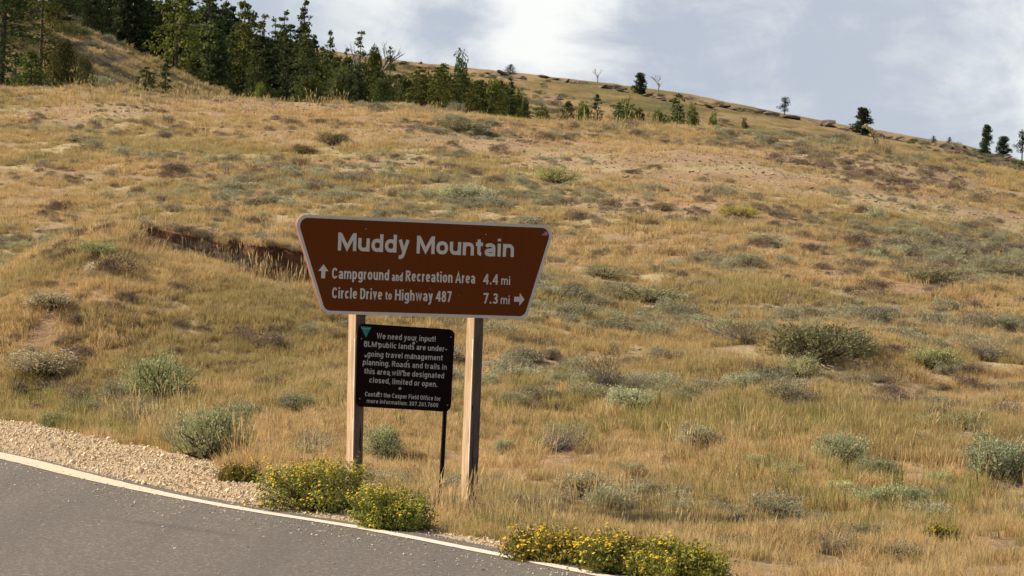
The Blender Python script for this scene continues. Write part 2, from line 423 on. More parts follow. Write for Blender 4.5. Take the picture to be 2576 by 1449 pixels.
# ------------------------------------------------------------------ road, shoulder, edge line
def strip(name, offs, z, mat, n=3, crown=0.0):
    """sheet following the edge line between two signed offsets"""
    P = []
    L = lineS; seg = np.linalg.norm(np.diff(L, axis=0), axis=1); cum_ = np.concatenate([[0], np.cumsum(seg)])
    ss = np.concatenate([[0], np.arange(50, cum_[-1] - 30, 0.12), [cum_[-1]]])
    px = np.interp(ss, cum_, L[:, 0]); py = np.interp(ss, cum_, L[:, 1])
    T = np.stack([np.gradient(px), np.gradient(py)], 1); T /= np.linalg.norm(T, axis=1)[:, None]
    N = np.stack([-T[:, 1], T[:, 0]], 1); N *= np.sign(N[:, 0].mean())
    lo, hi = offs(ss, px, py)
    rows = []
    for k in range(n + 1):
        o_ = lo + (hi - lo) * k / n
        x = px + N[:, 0] * o_; y = py + N[:, 1] * o_
        rows.append(np.stack([x, y, np.full_like(x, z) + crown * math.sin(math.pi * k / n)], 1))
    G = np.stack(rows, 1); nr, nc = G.shape[:2]
    i = np.arange(nr - 1)[:, None] * nc + np.arange(nc - 1)[None, :]
    F = np.stack([i, i + nc, i + nc + 1, i + 1], -1).reshape(-1, 4)
    me = mesh_np(name, G.reshape(-1, 3), F)
    if me.polygons[len(me.polygons) // 2].normal.z < 0: me.flip_normals()
    o = link(name, me, mat); o['kind'] = 'structure'; return o
def asphalt_mat():
    m = newmat('asphalt'); t = NT(m); g = t.n('ShaderNodeNewGeometry').outputs['Position']
    f = t.noise(g, 90, 3, 0.7); c = t.noise(g, 1.2, 5, 0.6); w = t.n('ShaderNodeTexVoronoi'); t.l(g, w.inputs[0]); w.inputs['Scale'].default_value = 60
    col = t.mix(t.mr(f, 0.35, 0.68), (0.09, 0.076, 0.065), (0.205, 0.174, 0.147))
    col = t.mix(t.mr(c, 0.35, 0.7, 0, 0.5), col, (0.14, 0.122, 0.107))
    rv = t.n('ShaderNodeSeparateColor'); t.l(w.outputs['Color'], rv.inputs[0])
    col = t.mix(t.math('MULTIPLY', t.mr(rv.outputs[0], 0.86, 0.9), 0.55), col, (0.36, 0.32, 0.27))
    # worn wheel polish in long bands beside the line
    rot = t.mapping(g, (1.4, 0.05, 1), (0, 0, -R(-27)))
    bands = t.noise(rot, 1.0, 3, 0.5)
    col = t.mix(t.mr(bands, 0.45, 0.65, 0, 0.4), col, (0.10, 0.088, 0.082))
    # a soft tyre smear
    def gp(px, py): v = ray(px, py); Y = EYE / -v.z; return (v.x * Y, Y)
    (ax, ay), (bx, by) = gp(296, 1312), gp(575, 1352); an = math.atan2(by - ay, bx - ax); L_ = math.hypot(bx - ax, by - ay)
    dx = t.n('ShaderNodeVectorMath', operation='SUBTRACT'); t.l(g, dx.inputs[0]); dx.inputs[1].default_value = (ax, ay, 0)
    q = t.n('ShaderNodeSeparateXYZ'); t.l(t.mapping(dx.outputs[0], (1, 1, 1), (0, 0, -an)), q.inputs[0])
    al = t.math('MULTIPLY', t.mr(q.outputs[0], -.5, L_ * .3), t.mr(q.outputs[0], L_ * 1.5, L_ * .7))
    cv_ = t.math('ABSOLUTE', t.math('SUBTRACT', q.outputs[1], t.math('MULTIPLY', t.math('SINE', q.outputs[0]), .04)))
    col = t.mix(t.math('MULTIPLY', t.math('MULTIPLY', al, t.mr(cv_, 0.16, 0.02)), 0.5), col, (0.085, 0.072, 0.066))
    t.bsdf(col, 0.88, t.bump(f, 0.5, 0.004), 0.25); return m
M_asph = asphalt_mat()
strip('road', lambda s, x, y: (np.full_like(s, -7.4), 0.24 + 0.10 * (vnoise(s, s * 0, 1.3, 2) - 0.5) + 0.05 * (vnoise(s, s * 0, 7, 4) - 0.5)), 0.016, M_asph, 8)
def line_mat():
    m = newmat('road_paint'); t = NT(m); g = t.n('ShaderNodeNewGeometry').outputs['Position']
    n = t.noise(g, 40, 5, 0.7); n2 = t.noise(g, 3, 4, 0.6); n3 = t.noise(g, 14, 5, 0.7)
    col = t.mix(t.mr(n2, 0.35, 0.7), (0.74, 0.69, 0.60), (0.80, 0.66, 0.52))
    sx = t.n('ShaderNodeSeparateXYZ'); t.l(g, sx.inputs[0])
    col = t.mix(t.mr(sx.outputs[1], 25.5, 28.5), col, (0.80, 0.61, 0.45))
    col = t.mix(t.math('MULTIPLY', t.mr(t.math('ADD', t.math('MULTIPLY', n, 0.5), t.math('MULTIPLY', n3, 0.5)), 0.51, 0.60), 0.6), col, (0.26, 0.22, 0.19))
    t.bsdf(col, 0.75, t.bump(n, 0.4, 0.003), 0.2); return m
def line_off(s, x, y):
    w = np.interp(y, [20, 24, 27, 29, 33, 45], [0.060, 0.065, 0.075, 0.125, 0.17, 0.19])
    j = 0.014 * (vnoise(s, s * 0, 9, 3) - 0.5); return -w + j, w + 0.014 * (vnoise(s, s * 0, 8, 9) - 0.5)
strip('edge_line', line_off, 0.0205, line_mat(), 1)
def gravel_mat():
    m = newmat('gravel_bed'); t = NT(m); g = t.n('ShaderNodeNewGeometry').outputs['Position']
    n = t.noise(g, 30, 5, 0.7); t.bsdf(t.mix(t.mr(n, 0.3, 0.7), (0.40, 0.29, 0.18), (0.66, 0.51, 0.34)), 0.95, t.bump(n, 1, 0.02), 0.1); return m
strip('gravel_shoulder', lambda s, x, y: (np.full_like(s, 0.05), shoulder_w(y) + 0.25 + 0.4 * (vnoise(s, s * 0, 1.1, 6) - 0.5)), 0.0095, gravel_mat(), 6)
# ------------------------------------------------------------------ scattering through geometry nodes
def scatter(name, pts, rot, scl, idx, sources, label):
    me = bpy.data.meshes.new(name); n = len(pts)
    me.vertices.add(n); me.vertices.foreach_set('co', np.asarray(pts, np.float32).ravel())
    for nm, ty, d in (('rot', 'FLOAT_VECTOR', rot), ('scl', 'FLOAT_VECTOR', scl)):
        a = me.attributes.new(nm, ty, 'POINT'); a.data.foreach_set('vector', np.asarray(d, np.float32).ravel())
    a = me.attributes.new('idx', 'INT', 'POINT'); a.data.foreach_set('value', np.asarray(idx, np.int32))
    o = link(name, me); o['kind'] = 'stuff'; o['label'] = label; o['category'] = name.replace('_', ' ')
    col = bpy.data.collections.new(name + '_sources')
    for i, (m_, mt) in enumerate(sources):
        if mt and not m_.materials: m_.materials.append(mt)
        q = bpy.data.objects.new('%s_%02d' % (name, i), m_); col.objects.link(q)
    ng = bpy.data.node_groups.new(name, 'GeometryNodeTree')
    ng.interface.new_socket('Geometry', in_out='INPUT', socket_type='NodeSocketGeometry'); ng.interface.new_socket('Geometry', in_out='OUTPUT', socket_type='NodeSocketGeometry')
    gi = ng.nodes.new('NodeGroupInput'); go = ng.nodes.new('NodeGroupOutput'); ip = ng.nodes.new('GeometryNodeInstanceOnPoints')
    ci = ng.nodes.new('GeometryNodeCollectionInfo'); ci.inputs['Collection'].default_value = col; ci.inputs['Separate Children'].default_value = True; ci.inputs['Reset Children'].default_value = True
    def na(nm, ty):
        q = ng.nodes.new('GeometryNodeInputNamedAttribute'); q.data_type = ty; q.inputs['Name'].default_value = nm
        return [s_ for s_ in q.outputs if s_.enabled and s_.name == 'Attribute'][0]
    er = ng.nodes.new('FunctionNodeEulerToRotation'); L = ng.links.new
    L(gi.outputs[0], ip.inputs['Points']); L(ci.outputs[0], ip.inputs['Instance']); ip.inputs['Pick Instance'].default_value = True
    L(na('idx', 'INT'), ip.inputs['Instance Index']); L(na('rot', 'FLOAT_VECTOR'), er.inputs[0]); L(er.outputs[0], ip.inputs['Rotation'])
    L(na('scl', 'FLOAT_VECTOR'), ip.inputs['Scale']); L(ip.outputs[0], go.inputs[0])
    md = o.modifiers.new('scatter', 'NODES'); md.node_group = ng
    return o

def tuft_mesh(name, n, hgt, spread, w, seed, lean=0.5, droop=0.25, head=0.0):
    r = np.random.default_rng(seed); V = []; F = []
    for i in range(n):
        a = r.uniform(0, 6.283); rr = spread * math.sqrt(r.uniform()); b_ = np.array([rr * math.cos(a), rr * math.sin(a), -0.02])
        hh = hgt * r.uniform(0.45, 1.0); d = a + r.normal(0, 0.9); ln = lean * r.uniform(0.1, 1.0) * hh
        o1 = np.array([math.cos(d) * ln * 0.4, math.sin(d) * ln * 0.4, hh * 0.6]); o2 = np.array([math.cos(d) * ln, math.sin(d) * ln, hh * (1 - droop * r.uniform())])
        wa = r.uniform(0, 3.1416); wv = np.array([math.cos(wa), math.sin(wa), 0]) * w * r.uniform(0.6, 1.2) / 2
        k = len(V)
        if head and r.uniform() < head:
            hd = o2 + (o2 - o1) * 0.12; q = wv * 1.0
            V += [b_ - wv * 0.6, b_ + wv * 0.6, b_ + o2 * 0.85 - q * 0.5, b_ + o2 * 0.85 + q * 0.5, b_ + o2 * 0.95 - q * 2.2, b_ + o2 * 0.95 + q * 2.2, b_ + hd * 1.08]
            F += [(k, k + 1, k + 3), (k, k + 3, k + 2), (k + 2, k + 3, k + 5), (k + 2, k + 5, k + 4), (k + 4, k + 5, k + 6)]
        else:
            V += [b_ - wv, b_ + wv, b_ + o1 - wv * 0.8, b_ + o1 + wv * 0.8, b_ + o2]
            F += [(k, k + 1, k + 3), (k, k + 3, k + 2), (k + 2, k + 3, k + 4)]
    return mesh_np(name, V, F)
def sources(prefix, k, mat, **kw): return [(tuft_mesh('%s_%d' % (prefix, i), seed=i * 13 + len(prefix), **kw), mat) for i in range(k)]

def wedge(n, y0, y1, um=0.178):
    y = np.sqrt(rng.uniform(y0 ** 2, y1 ** 2, n)); return rng.uniform(-um, um, n) * y + rng.uniform(-.4, .4, n), y
def on_field(x, y, marg=0.0):
    return S(x, y) > shoulder_w(y) + marg + 0.7 * (fbm(x, y, 1.2, 8, 2) - 0.5)
def bank_face(x, y):
    yb = np.interp(x, bank[:, 0], bank[:, 1]); D = np.interp(x, bank[:, 0], bank[:, 2], left=0, right=0); dy = yb - y
    return (D > 0.1) & (dy > -0.05) & (dy < 0.7)
# stony, thinly grown areas of the slope
def pxy(x, y, z):
    inv = CAMROT.transposed(); m = np.array(inv); P = np.stack([x, y, z - EYE], 0); q = m @ P
    return 1288 + FPX * q[0] / -q[2], 724.5 - FPX * q[1] / -q[2]
BARE = []
for px, py, rx, ry in ((960, 412, 2.6, 5), (1230, 350, 4, 6), (1500, 400, 4, 7), (1750, 420, 6, 9), (2150, 430, 6, 9), (2330, 520, 4, 6), (1680, 520, 3, 4), (280, 275, 3, 4), (700, 270, 4, 4),
                       (2200, 1420, 1.0, 0.7), (600, 672, 1.6, .5), (345, 870, .4, .25), (1260, 915, .5, .5), (2520, 640, 3, 3)):
    g = ground(px, py, False); BARE.append((g.x, g.y, rx, ry))
def bare(x, y):
    m = np.zeros(np.shape(x))
    for bx, by, rx, ry in BARE: m = np.maximum(m, np.exp(-(((x - bx) / rx) ** 2 + ((y - by) / ry) ** 2)))
    return m * (0.35 + 1.1 * fbm(x, y, 0.9, 33, 3))

def place(n, y0, y1, smin, smax, thin=0.0, marg=0.0, um=0.178, tilt=0.18, zoff=0.0):
    x, y = wedge(n, y0, y1, um); k = on_field(x, y, marg) & ~(bank_face(x, y) & (rng.uniform(size=n) < 0.45))
    if thin: k &= rng.uniform(size=n) > bare(x, y) * thin * 1.35
    k &= clear_of_shrubs(x, y)
    if n > 20000: k &= rng.uniform(size=n) < 0.08 + 1.5 * sstep((fbm(x, y, 1.9, 77, 2) - 0.34) / 0.30)
    x = x[k]; y = y[k]; m = len(x); z = h(x, y) + zoff
    s = rng.uniform(smin, smax, m) * (0.7 + 0.75 * fbm(x, y, 0.45, 41, 3)) * (0.5 + 1.0 * fbm(x, y, 2.3, 43, 2))
    rot = np.stack([rng.normal(0, tilt, m), rng.normal(0, tilt, m), rng.uniform(0, 6.283, m)], 1)
    return x, y, z, s, rot
G0 = (1, 1, 1); BL = (0.98, 1.05, 1.0); GR = (1.05, 0.98, 0.95); DK = (0.62, 0.6, 0.52); LT = (1.15, 1.22, 0.98); YG = (1.0, 0.98, 0.45); BR = (0.75, 0.62, 0.5); PALE = (1.5, 1.4, 1.3); OL = (0.85, 0.88, 0.6)
SH = [
 (1420, 800, 110, 42, (.9, .9, .8), 'pale sage clump close to the right lower corner of the brown sign', 'sage', 2),
 (1520, 700, 110, 36, (.85, .85, .75), 'flat sage clump level with the upper half of the brown sign, right of it', 'sage', 1),
 (1905, 1180, 70, 40, LT, 'small light sage left of the silvery cluster, above its smallest member', 'sage', 3),
 (2385, 1262, 80, 40, BL, 'small blue-grey sage between the dense silvery one and the large one at the right edge', 'sage', 1),
 (1880, 1330, 80, 36, (.9, .88, .8), 'thin grey sage sprig below the dark grey mound shrub', 'sage', 3),
 (2110, 1245, 70, 34, LT, 'small pale sage left of the wide green one in the silvery cluster', 'sage', 0),
 (1425, 1010, 100, 40, (0.75, .7, .6), 'low brownish brush just below the dark grey twiggy sagebrush', 'dry'),
 (1160, 1215, 70, 30, GR, 'low grey tuft right behind the foot of the right post', 'dry'),
 (1720, 1010, 110, 48, (0.7, .66, .55), 'dull brown-grey shrub left of the small bluish sagebrush', 'dry'),
 (1590, 1200, 80, 40, (1.0, 1.0, .9), 'pale sage sprig above the left grey shrub of the low pair', 'sage', 3),
 (2415, 1080, 150, 50, (0.66, .66, .5), 'dark olive low shrub above the large silvery one at the right edge', 'sage', 2),
 (2030, 1320, 120, 50, (0.7, .66, .6), 'grey-brown low brush above the brown half-dead one', 'dry'),
 (2170, 1360, 120, 50, (0.6, .6, .5), 'dark low sage right of the brown half-dead brush', 'sage', 4),
 (2540, 1300, 90, 50, GR, 'grey low shrub at the right edge below the large silvery sagebrush', 'dry'),
 (1400, 1350, 90, 45, (0.8, .78, .7), 'small grey brush above the left clump of orange-yellow flowers', 'dry'),
 (2270, 850, 100, 30, DK, 'dark flat sage right of the top of the largest sagebrush', 'sage'),
 (2200, 960, 110, 34, (0.8, .74, .62), 'grey-brown brush behind the bleached curved branch', 'dry'),
 (2055, 908, 222, 88, (0.56, 0.60, 0.45), 'largest sagebrush on the slope, dark green with bare stems showing underneath', 'sage', 0),
 (2150, 900, 120, 70, DK, 'dark low sagebrush touching the right side of the largest one'),
 (2015, 952, 95, 62, LT, 'light green round sagebrush just below the largest dark one'),
 (1868, 988, 88, 55, BL, 'bluish sagebrush on golden grass left of and below the largest one'),
 (1512, 978, 115, 95, (0.62, 0.6, 0.55), 'dark grey twiggy sagebrush right of the brown sign with a pale dead bush beside it', 'dry'),
 (1597, 978, 70, 50, PALE, 'pale bleached dead bush right beside the dark grey twiggy one', 'dry'),
 (1543, 888, 45, 42, PALE, 'small whitish dry bush above the dark grey twiggy sagebrush', 'dry'),
 (1308, 912, 85, 36, G0, 'low sagebrush just right of the right post, level with the top of the black notice'),
 (1386, 906, 52, 34, GR, 'small grey shrub between the right post and the dark twiggy sagebrush'),
 (962, 1158, 102, 88, (0.95, 1.08, 0.88), 'round light green sagebrush standing between the two wooden posts', 'sage', 3),
 (1266, 1142, 54, 38, BL, 'tiny sagebrush on bare stems just right of the right post', 'sage', 3),
 (1405, 1135, 128, 82, (0.9, 0.92, 0.8), 'open twiggy sagebrush with leaning branches right of the posts', 'dry'),
 (1580, 1038, 115, 62, BL, 'broad pale sagebrush above the tall green grass right of the posts'),
 (1757, 1130, 112, 62, G0, 'sagebrush mound in the middle of the right meadow with olive grass below it'),
 (2118, 1165, 135, 80, (0.95, 1.1, 0.98), 'silvery green sagebrush mound, upper left one of the cluster in the right meadow', 'sage', 1),
 (2200, 1208, 108, 62, (0.95, 1.08, 0.92), 'silvery sagebrush at the lower right of the largest mound in the right meadow', 'sage', 4),
 (1975, 1205, 85, 48, LT, 'small light sagebrush left of the silvery green mound'),
 (2222, 1282, 150, 68, (0.88, 1.05, 0.88), 'wide green sagebrush, lowest one of the silvery cluster', 'sage', 2),
 (2300, 1286, 80, 60, (0.8, 0.95, 0.78), 'dense sagebrush ending the lowest of the silvery row on its right'),
 (2520, 1205, 190, 110, (0.88, 1.05, 0.95), 'large silvery sagebrush with exposed twisted stems at the right edge of the picture', 'sage', 5),
 (2368, 1225, 62, 48, LT, 'small round sagebrush left of the large one at the right edge'),
 (1460, 1255, 125, 72, GR, 'grey sagebrush right of the foot of the right post'),
 (1622, 1252, 80, 42, (0.85, .8, .78), 'grey shrub, left one of a low pair above the yellow flowers'),
 (1688, 1250, 80, 45, (0.8, .75, .72), 'grey shrub, right one of a low pair above the yellow flowers'),
 (1815, 1282, 92, 40, BR, 'brownish low shrub right of the grey pair'),
 (1950, 1305, 118, 55, (0.72, 0.72, 0.70), 'dark grey mound shrub with a bleached stem, centre of the lower right meadow', 'sage', 2),
 (2085, 1395, 150, 85, (0.6, 0.48, 0.38), 'brown half-dead brush with a dark hollow, lower right meadow', 'dry'),
 (2275, 1415, 118, 52, GR, 'low grey sage mat above the reddish bare soil at the bottom right'),
 (1855, 1385, 100, 48, (0.7, .62, .5), 'withered brown brush right of the orange-yellow flower bush', 'dry'),
 (395, 1010, 175, 122, (0.72, 0.80, 0.62), 'tall grey-green sagebrush on the left above the roadside grass', 'sage', 1),
 (302, 1018, 95, 60, G0, 'smaller sagebrush left of the tall one by the roadside'),
 (110, 945, 180, 62, GR, 'wide low sagebrush at the left edge of the meadow'),
 (752, 1035, 95, 42, BL, 'small blue-grey sagebrush left of the left post'),
 (535, 1158, 165, 150, (0.66, 0.72, 0.60), 'dense dark sagebrush at the edge of the gravel shoulder', 'sage', 4),
 (455, 1140, 110, 118, (0.85, 0.85, 0.62), 'upright wispy grey-green bush left of the dense dark sagebrush by the gravel', 'dry'),
 (345, 1085, 145, 95, (0.90, 0.92, 0.72), 'grey-green wispy brush behind the green roadside grass', 'dry'),
 (225, 1050, 100, 58, (0.9, 0.9, 0.78), 'small grey sagebrush above the green grass at the gravel edge', 'sage', 2),
 (140, 1078, 70, 42, (0.75, 0.85, 0.6), 'low green sage sprig right at the upper gravel edge', 'sage', 0),
 (620, 1055, 105, 42, BL, 'pale low sagebrush above the dense one by the gravel'),
 (785, 1135, 110, 58, GR, 'grey wispy shrub behind the large yellow flower bush', 'dry'),
 (242, 640, 80, 38, (0.8, .88, .68), 'dome-shaped sage cushion left of the eroded bank'),
 (130, 775, 130, 42, GR, 'flat grey sage patch at the left of the middle slope'),
 (2350, 930, 125, 58, (.85, .9, .68), 'yellowish green sagebrush right of the largest one', 'sage'),
 (2475, 905, 150, 85, (1.0, .92, .85), 'large grey wispy brush near the right edge', 'dry'),
 (1870, 865, 170, 62, (0.72, 0.55, 0.42), 'reddish brown dry brush left of the largest sagebrush', 'dry'),
 (1395, 462, 115, 45, OL, 'olive shrub on the stony upper slope above the sign', 'sage'),
 (840, 366, 78, 32, (0.5, .45, .4), 'dark shrub on the upper slope left of centre', 'sage'),
 (762, 388, 62, 24, (0.5, .4, .36), 'dark brown shrub just left of and below the dark one on the upper slope', 'sage'),
 (1168, 332, 120, 34, (0.75, .8, .68), 'sage clump over a small earth ledge near the crest', 'sage'),
 (205, 358, 110, 20, GR, 'flat grey sage mat high on the left slope', 'sage'),
 (1180, 502, 115, 42, BL, 'blue-grey sage patch right above the brown sign', 'sage'),
 (1862, 545, 85, 30, (.85, .8, 0.36), 'yellow-green bush on the right part of the middle slope', 'sage'),
 (2012, 385, 60, 20, BR, 'small brown bush just below the crest on the right', 'dry'),
 (1672, 530, 55, 22, BR, 'small dark bush above and right of the brown sign', 'sage'),
 (590, 480, 120, 28, GR, 'grey sage streak on the upper left slope', 'sage'),
 (1930, 610, 100, 26, GR, 'grey sage clump in the middle of the right slope', 'sage'),
 (2340, 712, 140, 42, (0.85, .88, .75), 'broad grey-green sage clump high in the right meadow', 'sage'),
 (1640, 760, 150, 45, (0.85, .88, .75), 'broad sage clump directly right of the brown sign', 'sage'),
 (1880, 672, 80, 28, (0.8, .84, .75), 'neat low sage cushion on the right slope above the broad clumps', 'sage'),
 (2500, 690, 110, 30, DK, 'dark sage clump at the right edge of the middle slope', 'sage'),
 (2530, 830, 110, 45, BL, 'blue-grey sage at the right edge above the grey wispy brush', 'sage'),
]
FLB = [
 (790, 1290, 290, 160, 'largest yellow-flowered bush, left of the left wooden post by the gravel', 1, 1100, 0.013, 0, (1, 1, .9), 0.45, 0.8),
 (985, 1338, 205, 112, 'rounded yellow-green flower bush in front of the black notice pole', 2, 760, 0.0125, 0, (1.1, 1.15, .9), 0.6, 0.8),
 (1400, 1418, 235, 100, 'left clump of the orange-yellow roadside flowers at the bottom centre', 3, 620, 0.013, 12, (1.15, 1.0, .8), 0.3, 0.8),
 (1580, 1450, 240, 122, 'middle clump of roadside flowers with the large open yellow blooms', 4, 620, 0.013, 14, (1.0, 1.0, .8), 0.4, 0.8),
 (1738, 1468, 200, 112, 'right clump of roadside flowers, greener and with few blooms', 5, 420, 0.012, 3, (1.25, 1.3, .9), 0.7, 0.8),
 (600, 1215, 95, 50, 'small faded yellow-green bush between gravel and dark sagebrush', 6, 110, 0.009, 0, (1.3, 1.15, .9), 0.8, 0.8),
 (2365, 1375, 80, 45, 'small yellowish flowering weed in the lower right meadow', 7, 60, 0.011, 0, (1.4, 1.3, .8), 0.4, 0.8)]
CLR = []
for px, py, w_ in ((1180, 1258, .32), (1106, 1248, .22), (1140, 1255, .2), (885, 1200, .2)):
    g = ground(px, py); CLR.append((g.x, g.y - .15, w_))
for t_ in SH + FLB:
    g = ground(t_[0], t_[1]); w_ = t_[2] / (FPX / g.y) * 0.5; CLR.append((g.x, g.y, w_))
def clear_of_shrubs(x, y):
    k = np.ones(len(x), bool)
    for cx_, cy_, w_ in CLR:
        dx = np.abs(x - cx_) / (w_ * 1.05 + 0.05); dy = (y - cy_ + 0.45 + w_ * .4) / (w_ * 1.4 + 0.6)
        k &= (dx ** 2 + dy ** 2) > 0.36 * rng.uniform(0.25, 1.15, len(x))
    return k
g_src = sources('dry_tuft', 6, M_gold, n=38, hgt=0.18, spread=0.10, w=0.006, lean=0.6)
x, y, z, s, rot = place(84000, 19, 47, 0.36, 0.90, 0.85)
ax_ = rng.uniform(-9, -0.6, 26000); ay_ = rng.uniform(35, 51, 26000); kk_ = on_field(ax_, ay_) & ~bank_face(ax_, ay_) & clear_of_shrubs(ax_, ay_) & (np.abs(ax_) < ay_ * .18); ax_, ay_ = ax_[kk_], ay_[kk_]; m_ = len(ax_)
s2 = rng.uniform(.35, .85, m_) * (.6 + .8 * fbm(ax_, ay_, 1.6, 44, 2)); x = np.concatenate([x, ax_]); y = np.concatenate([y, ay_]); z = np.concatenate([z, h(ax_, ay_)]); s = np.concatenate([s, s2]); rot = np.vstack([rot, np.stack([rng.normal(0, .18, m_), rng.normal(0, .18, m_), rng.uniform(0, 6.28, m_)], 1)])
scatter('dry_grass', np.stack([x, y, z], 1), rot, np.stack([s, s, s * rng.uniform(.7, 1.25, len(s))], 1), rng.integers(0, 6, len(s)), g_src, 'golden dry bunch grass covering the slope around the sign posts')
x, y, z, s, rot = place(165000, 47, 99, 0.36, 0.92, 0.88, um=0.172)
g2 = sources('far_tuft', 6, M_gold, n=30, hgt=0.19, spread=0.11, w=0.0085, lean=0.75)
scatter('meadow_grass', np.stack([x, y, z], 1), rot, np.stack([s, s, s * rng.uniform(.55, 1.1, len(s))], 1), rng.integers(0, 6, len(s)), g2, 'short tawny grass on the upper slope below the crest')
# taller stalks with seed heads
x, y, z, s, rot = place(8000, 19, 100, 0.5, 1.0, 0.9)
k = fbm(x, y, 0.3, 51, 3) > 0.44
k &= clear_of_shrubs(x, y)
x, y, z, s, rot = x[k], y[k], z[k], s[k], rot[k]
s = s * np.interp(y, [20, 40, 60, 88, 97], [0.78, 0.66, 0.45, 0.36, 0.4])
ex = []
for px, py, r_, n in ((430, 1135, .25, 70), (395, 1118, .35, 55), (475, 1150, .22, 45), (560, 1185, .3, 30), (600, 1190, .3, 25), (330, 1080, .4, 40), (1130, 1300, .22, 8), (1175, 1315, .2, 9), (1240, 1345, .25, 14), (1500, 1300, .4, 14), (640, 705, .5, 22), (740, 725, .4, 22), (700, 640, .5, 14), (1450, 1150, .8, 20), (2100, 1100, .9, 30), (2350, 1150, .9, 30)):
    g = ground(px, py); a = rng.normal(0, 1, (n, 2)) * (r_, r_ * 1.3); ex.append(np.stack([g.x + a[:, 0], g.y + a[:, 1]], 1))
ex = np.vstack(ex); ex = ex[S(ex[:, 0], ex[:, 1]) > shoulder_w(ex[:, 1]) + .1]; n = len(ex)
x = np.concatenate([x, ex[:, 0]]); y = np.concatenate([y, ex[:, 1]]); z = h(x, y); s = np.concatenate([s, rng.uniform(.7, 1.15, n)]); rot = np.vstack([rot, np.stack([rng.normal(0, .15, n), rng.normal(0, .15, n), rng.uniform(0, 6.28, n)], 1)])
st = sources('seed_stalk', 5, M_straw, n=13, hgt=0.48, spread=0.10, w=0.0055, lean=0.35, head=0.7)
scatter('seed_stalks', np.stack([x, y, z], 1), rot, np.stack([s, s, s], 1), rng.integers(0, 5, len(s)), st, 'thin pale grass stalks with seed heads rising above the meadow')
# crest fringe against the trees
n = 900; x = rng.uniform(-0.16, 0.16, n) * YC; y = rng.normal(YC - 2.5, 2.0, n); z = h(x, y); s = rng.lognormal(-.85, .38, n).clip(.25, 1.0) * np.where(fbm(x, x * 0, .35, 61, 3) > .5, 1.25, .75)
rot = np.stack([rng.normal(0, .12, n), rng.normal(0, .12, n), rng.uniform(0, 6.28, n)], 1)
scatter('crest_grass', np.stack([x, y, z], 1), rot, np.stack([s, s, s], 1), rng.integers(0, 5, n), sources('crest_stalk', 5, M_straw, n=16, hgt=0.46, spread=0.16, w=0.011, lean=0.4, head=0.6), 'tall golden grass along the crest of the slope')
# greener grass beside the shoulder and in damp strips
pts = []
for px, py, r_, n in ((250, 1085, .5, 70), (320, 1115, .45, 60), (400, 1140, .4, 60), (475, 1150, .3, 70), (150, 1050, .5, 40), (40, 1022, .7, 80), (1160, 1350, .35, 60), (1260, 1330, .35, 60), (1210, 1370, .3, 40), (1290, 1370, .25, 30),
                       (1850, 1050, .8, 70), (1650, 1080, .7, 60), (1900, 1090, .8, 70), (2250, 1320, .8, 60), (2400, 1330, .9, 90), (2480, 1380, .8, 60), (1350, 1010, .6, 40), (2450, 1290, .7, 50), (780, 1000, .7, 40), (2050, 1230, .7, 50), (1250, 1050, .5, 30), (1550, 1100, .6, 40)):
    g = ground(px, py); a = rng.normal(0, 1, (n, 2)) * (r_, r_ * 1.3); pts.append(np.stack([g.x + a[:, 0], g.y + a[:, 1]], 1))
P = np.vstack(pts); k = S(P[:, 0], P[:, 1]) > shoulder_w(P[:, 1]) + 0.02; P = P[k]; x, y = P[:, 0], P[:, 1]; z = h(x, y); n = len(x)
s = rng.uniform(.5, 1.1, n) * np.where(S(x, y) < shoulder_w(y) + 0.45, 0.8, 1.0) * np.where(y < 29, .62, 1.0); rot = np.stack([rng.normal(0, .15, n), rng.normal(0, .15, n), rng.uniform(0, 6.28, n)], 1)
scatter('green_grass', np.stack([x, y, z], 1), rot, np.stack([s, s, s], 1), rng.integers(0, 4, n), sources('green_tuft', 4, M_green, n=30, hgt=0.34, spread=0.09, w=0.0062, lean=0.45), 'olive green grass clumps beside the gravel and in damp strips')

# stones
def rock_mesh(name, seed, sub=1, flat_=0.7, rough=0.28):
    import bmesh
    bm = bmesh.new(); bmesh.ops.create_icosphere(bm, subdivisions=sub, radius=0.5); r = random.Random(seed)
    ax = [Vector((r.uniform(-1, 1), r.uniform(-1, 1), r.uniform(-1, 1))).normalized() for _ in range(9)]
    for v in bm.verts:
        d = v.co.normalized(); k_ = 1.0
        for a in ax:
            q = d.dot(a)
            if q > 0.55: k_ *= 1 - rough * (q - 0.55) / 0.45 * 1.3
        v.co = v.co * k_ * r.uniform(0.93, 1.06); v.co.z *= flat_
    me = bpy.data.meshes.new(name); bm.to_mesh(me); bm.free(); return me
def stone_mat(name, c0, c1, rand=True):
    m = newmat(name); t = NT(m); oi = t.n('ShaderNodeObjectInfo'); p = t.n('ShaderNodeTexCoord').outputs['Object']
    n = t.noise(p, 3, 5, 0.65); col = t.mix(oi.outputs['Random'] if rand else t.mr(n, .3, .7), c0, c1); col = t.mix(t.mr(n, 0.45, 0.75, 0, 0.4), col, tuple(c * 0.6 for c in c0))
    t.bsdf(col, 0.92, t.bump(n, 0.5, 0.05), 0.15); return m
M_gravel = stone_mat('limestone_gravel', (0.66, 0.50, 0.31), (0.96, 0.81, 0.57))
rocks = [(rock_mesh('gravel_stone_%d' % i, i), M_gravel) for i in range(5)]
n = 150000; x = rng.uniform(-11, 2, n); y = rng.uniform(19, 46, n); k = np.abs(x) < y * 0.19 + .5; x, y = x[k], y[k]
sv = S(x, y); sw = shoulder_w(y) + 0.5 * (fbm(x, y, 1.5, 71, 3) - 0.5)
k = (sv > 0.2 + 0.12 * (vnoise(x, y, 2.5, 5) - .5)) & (sv < sw + 0.15); x, y = x[k], y[k]
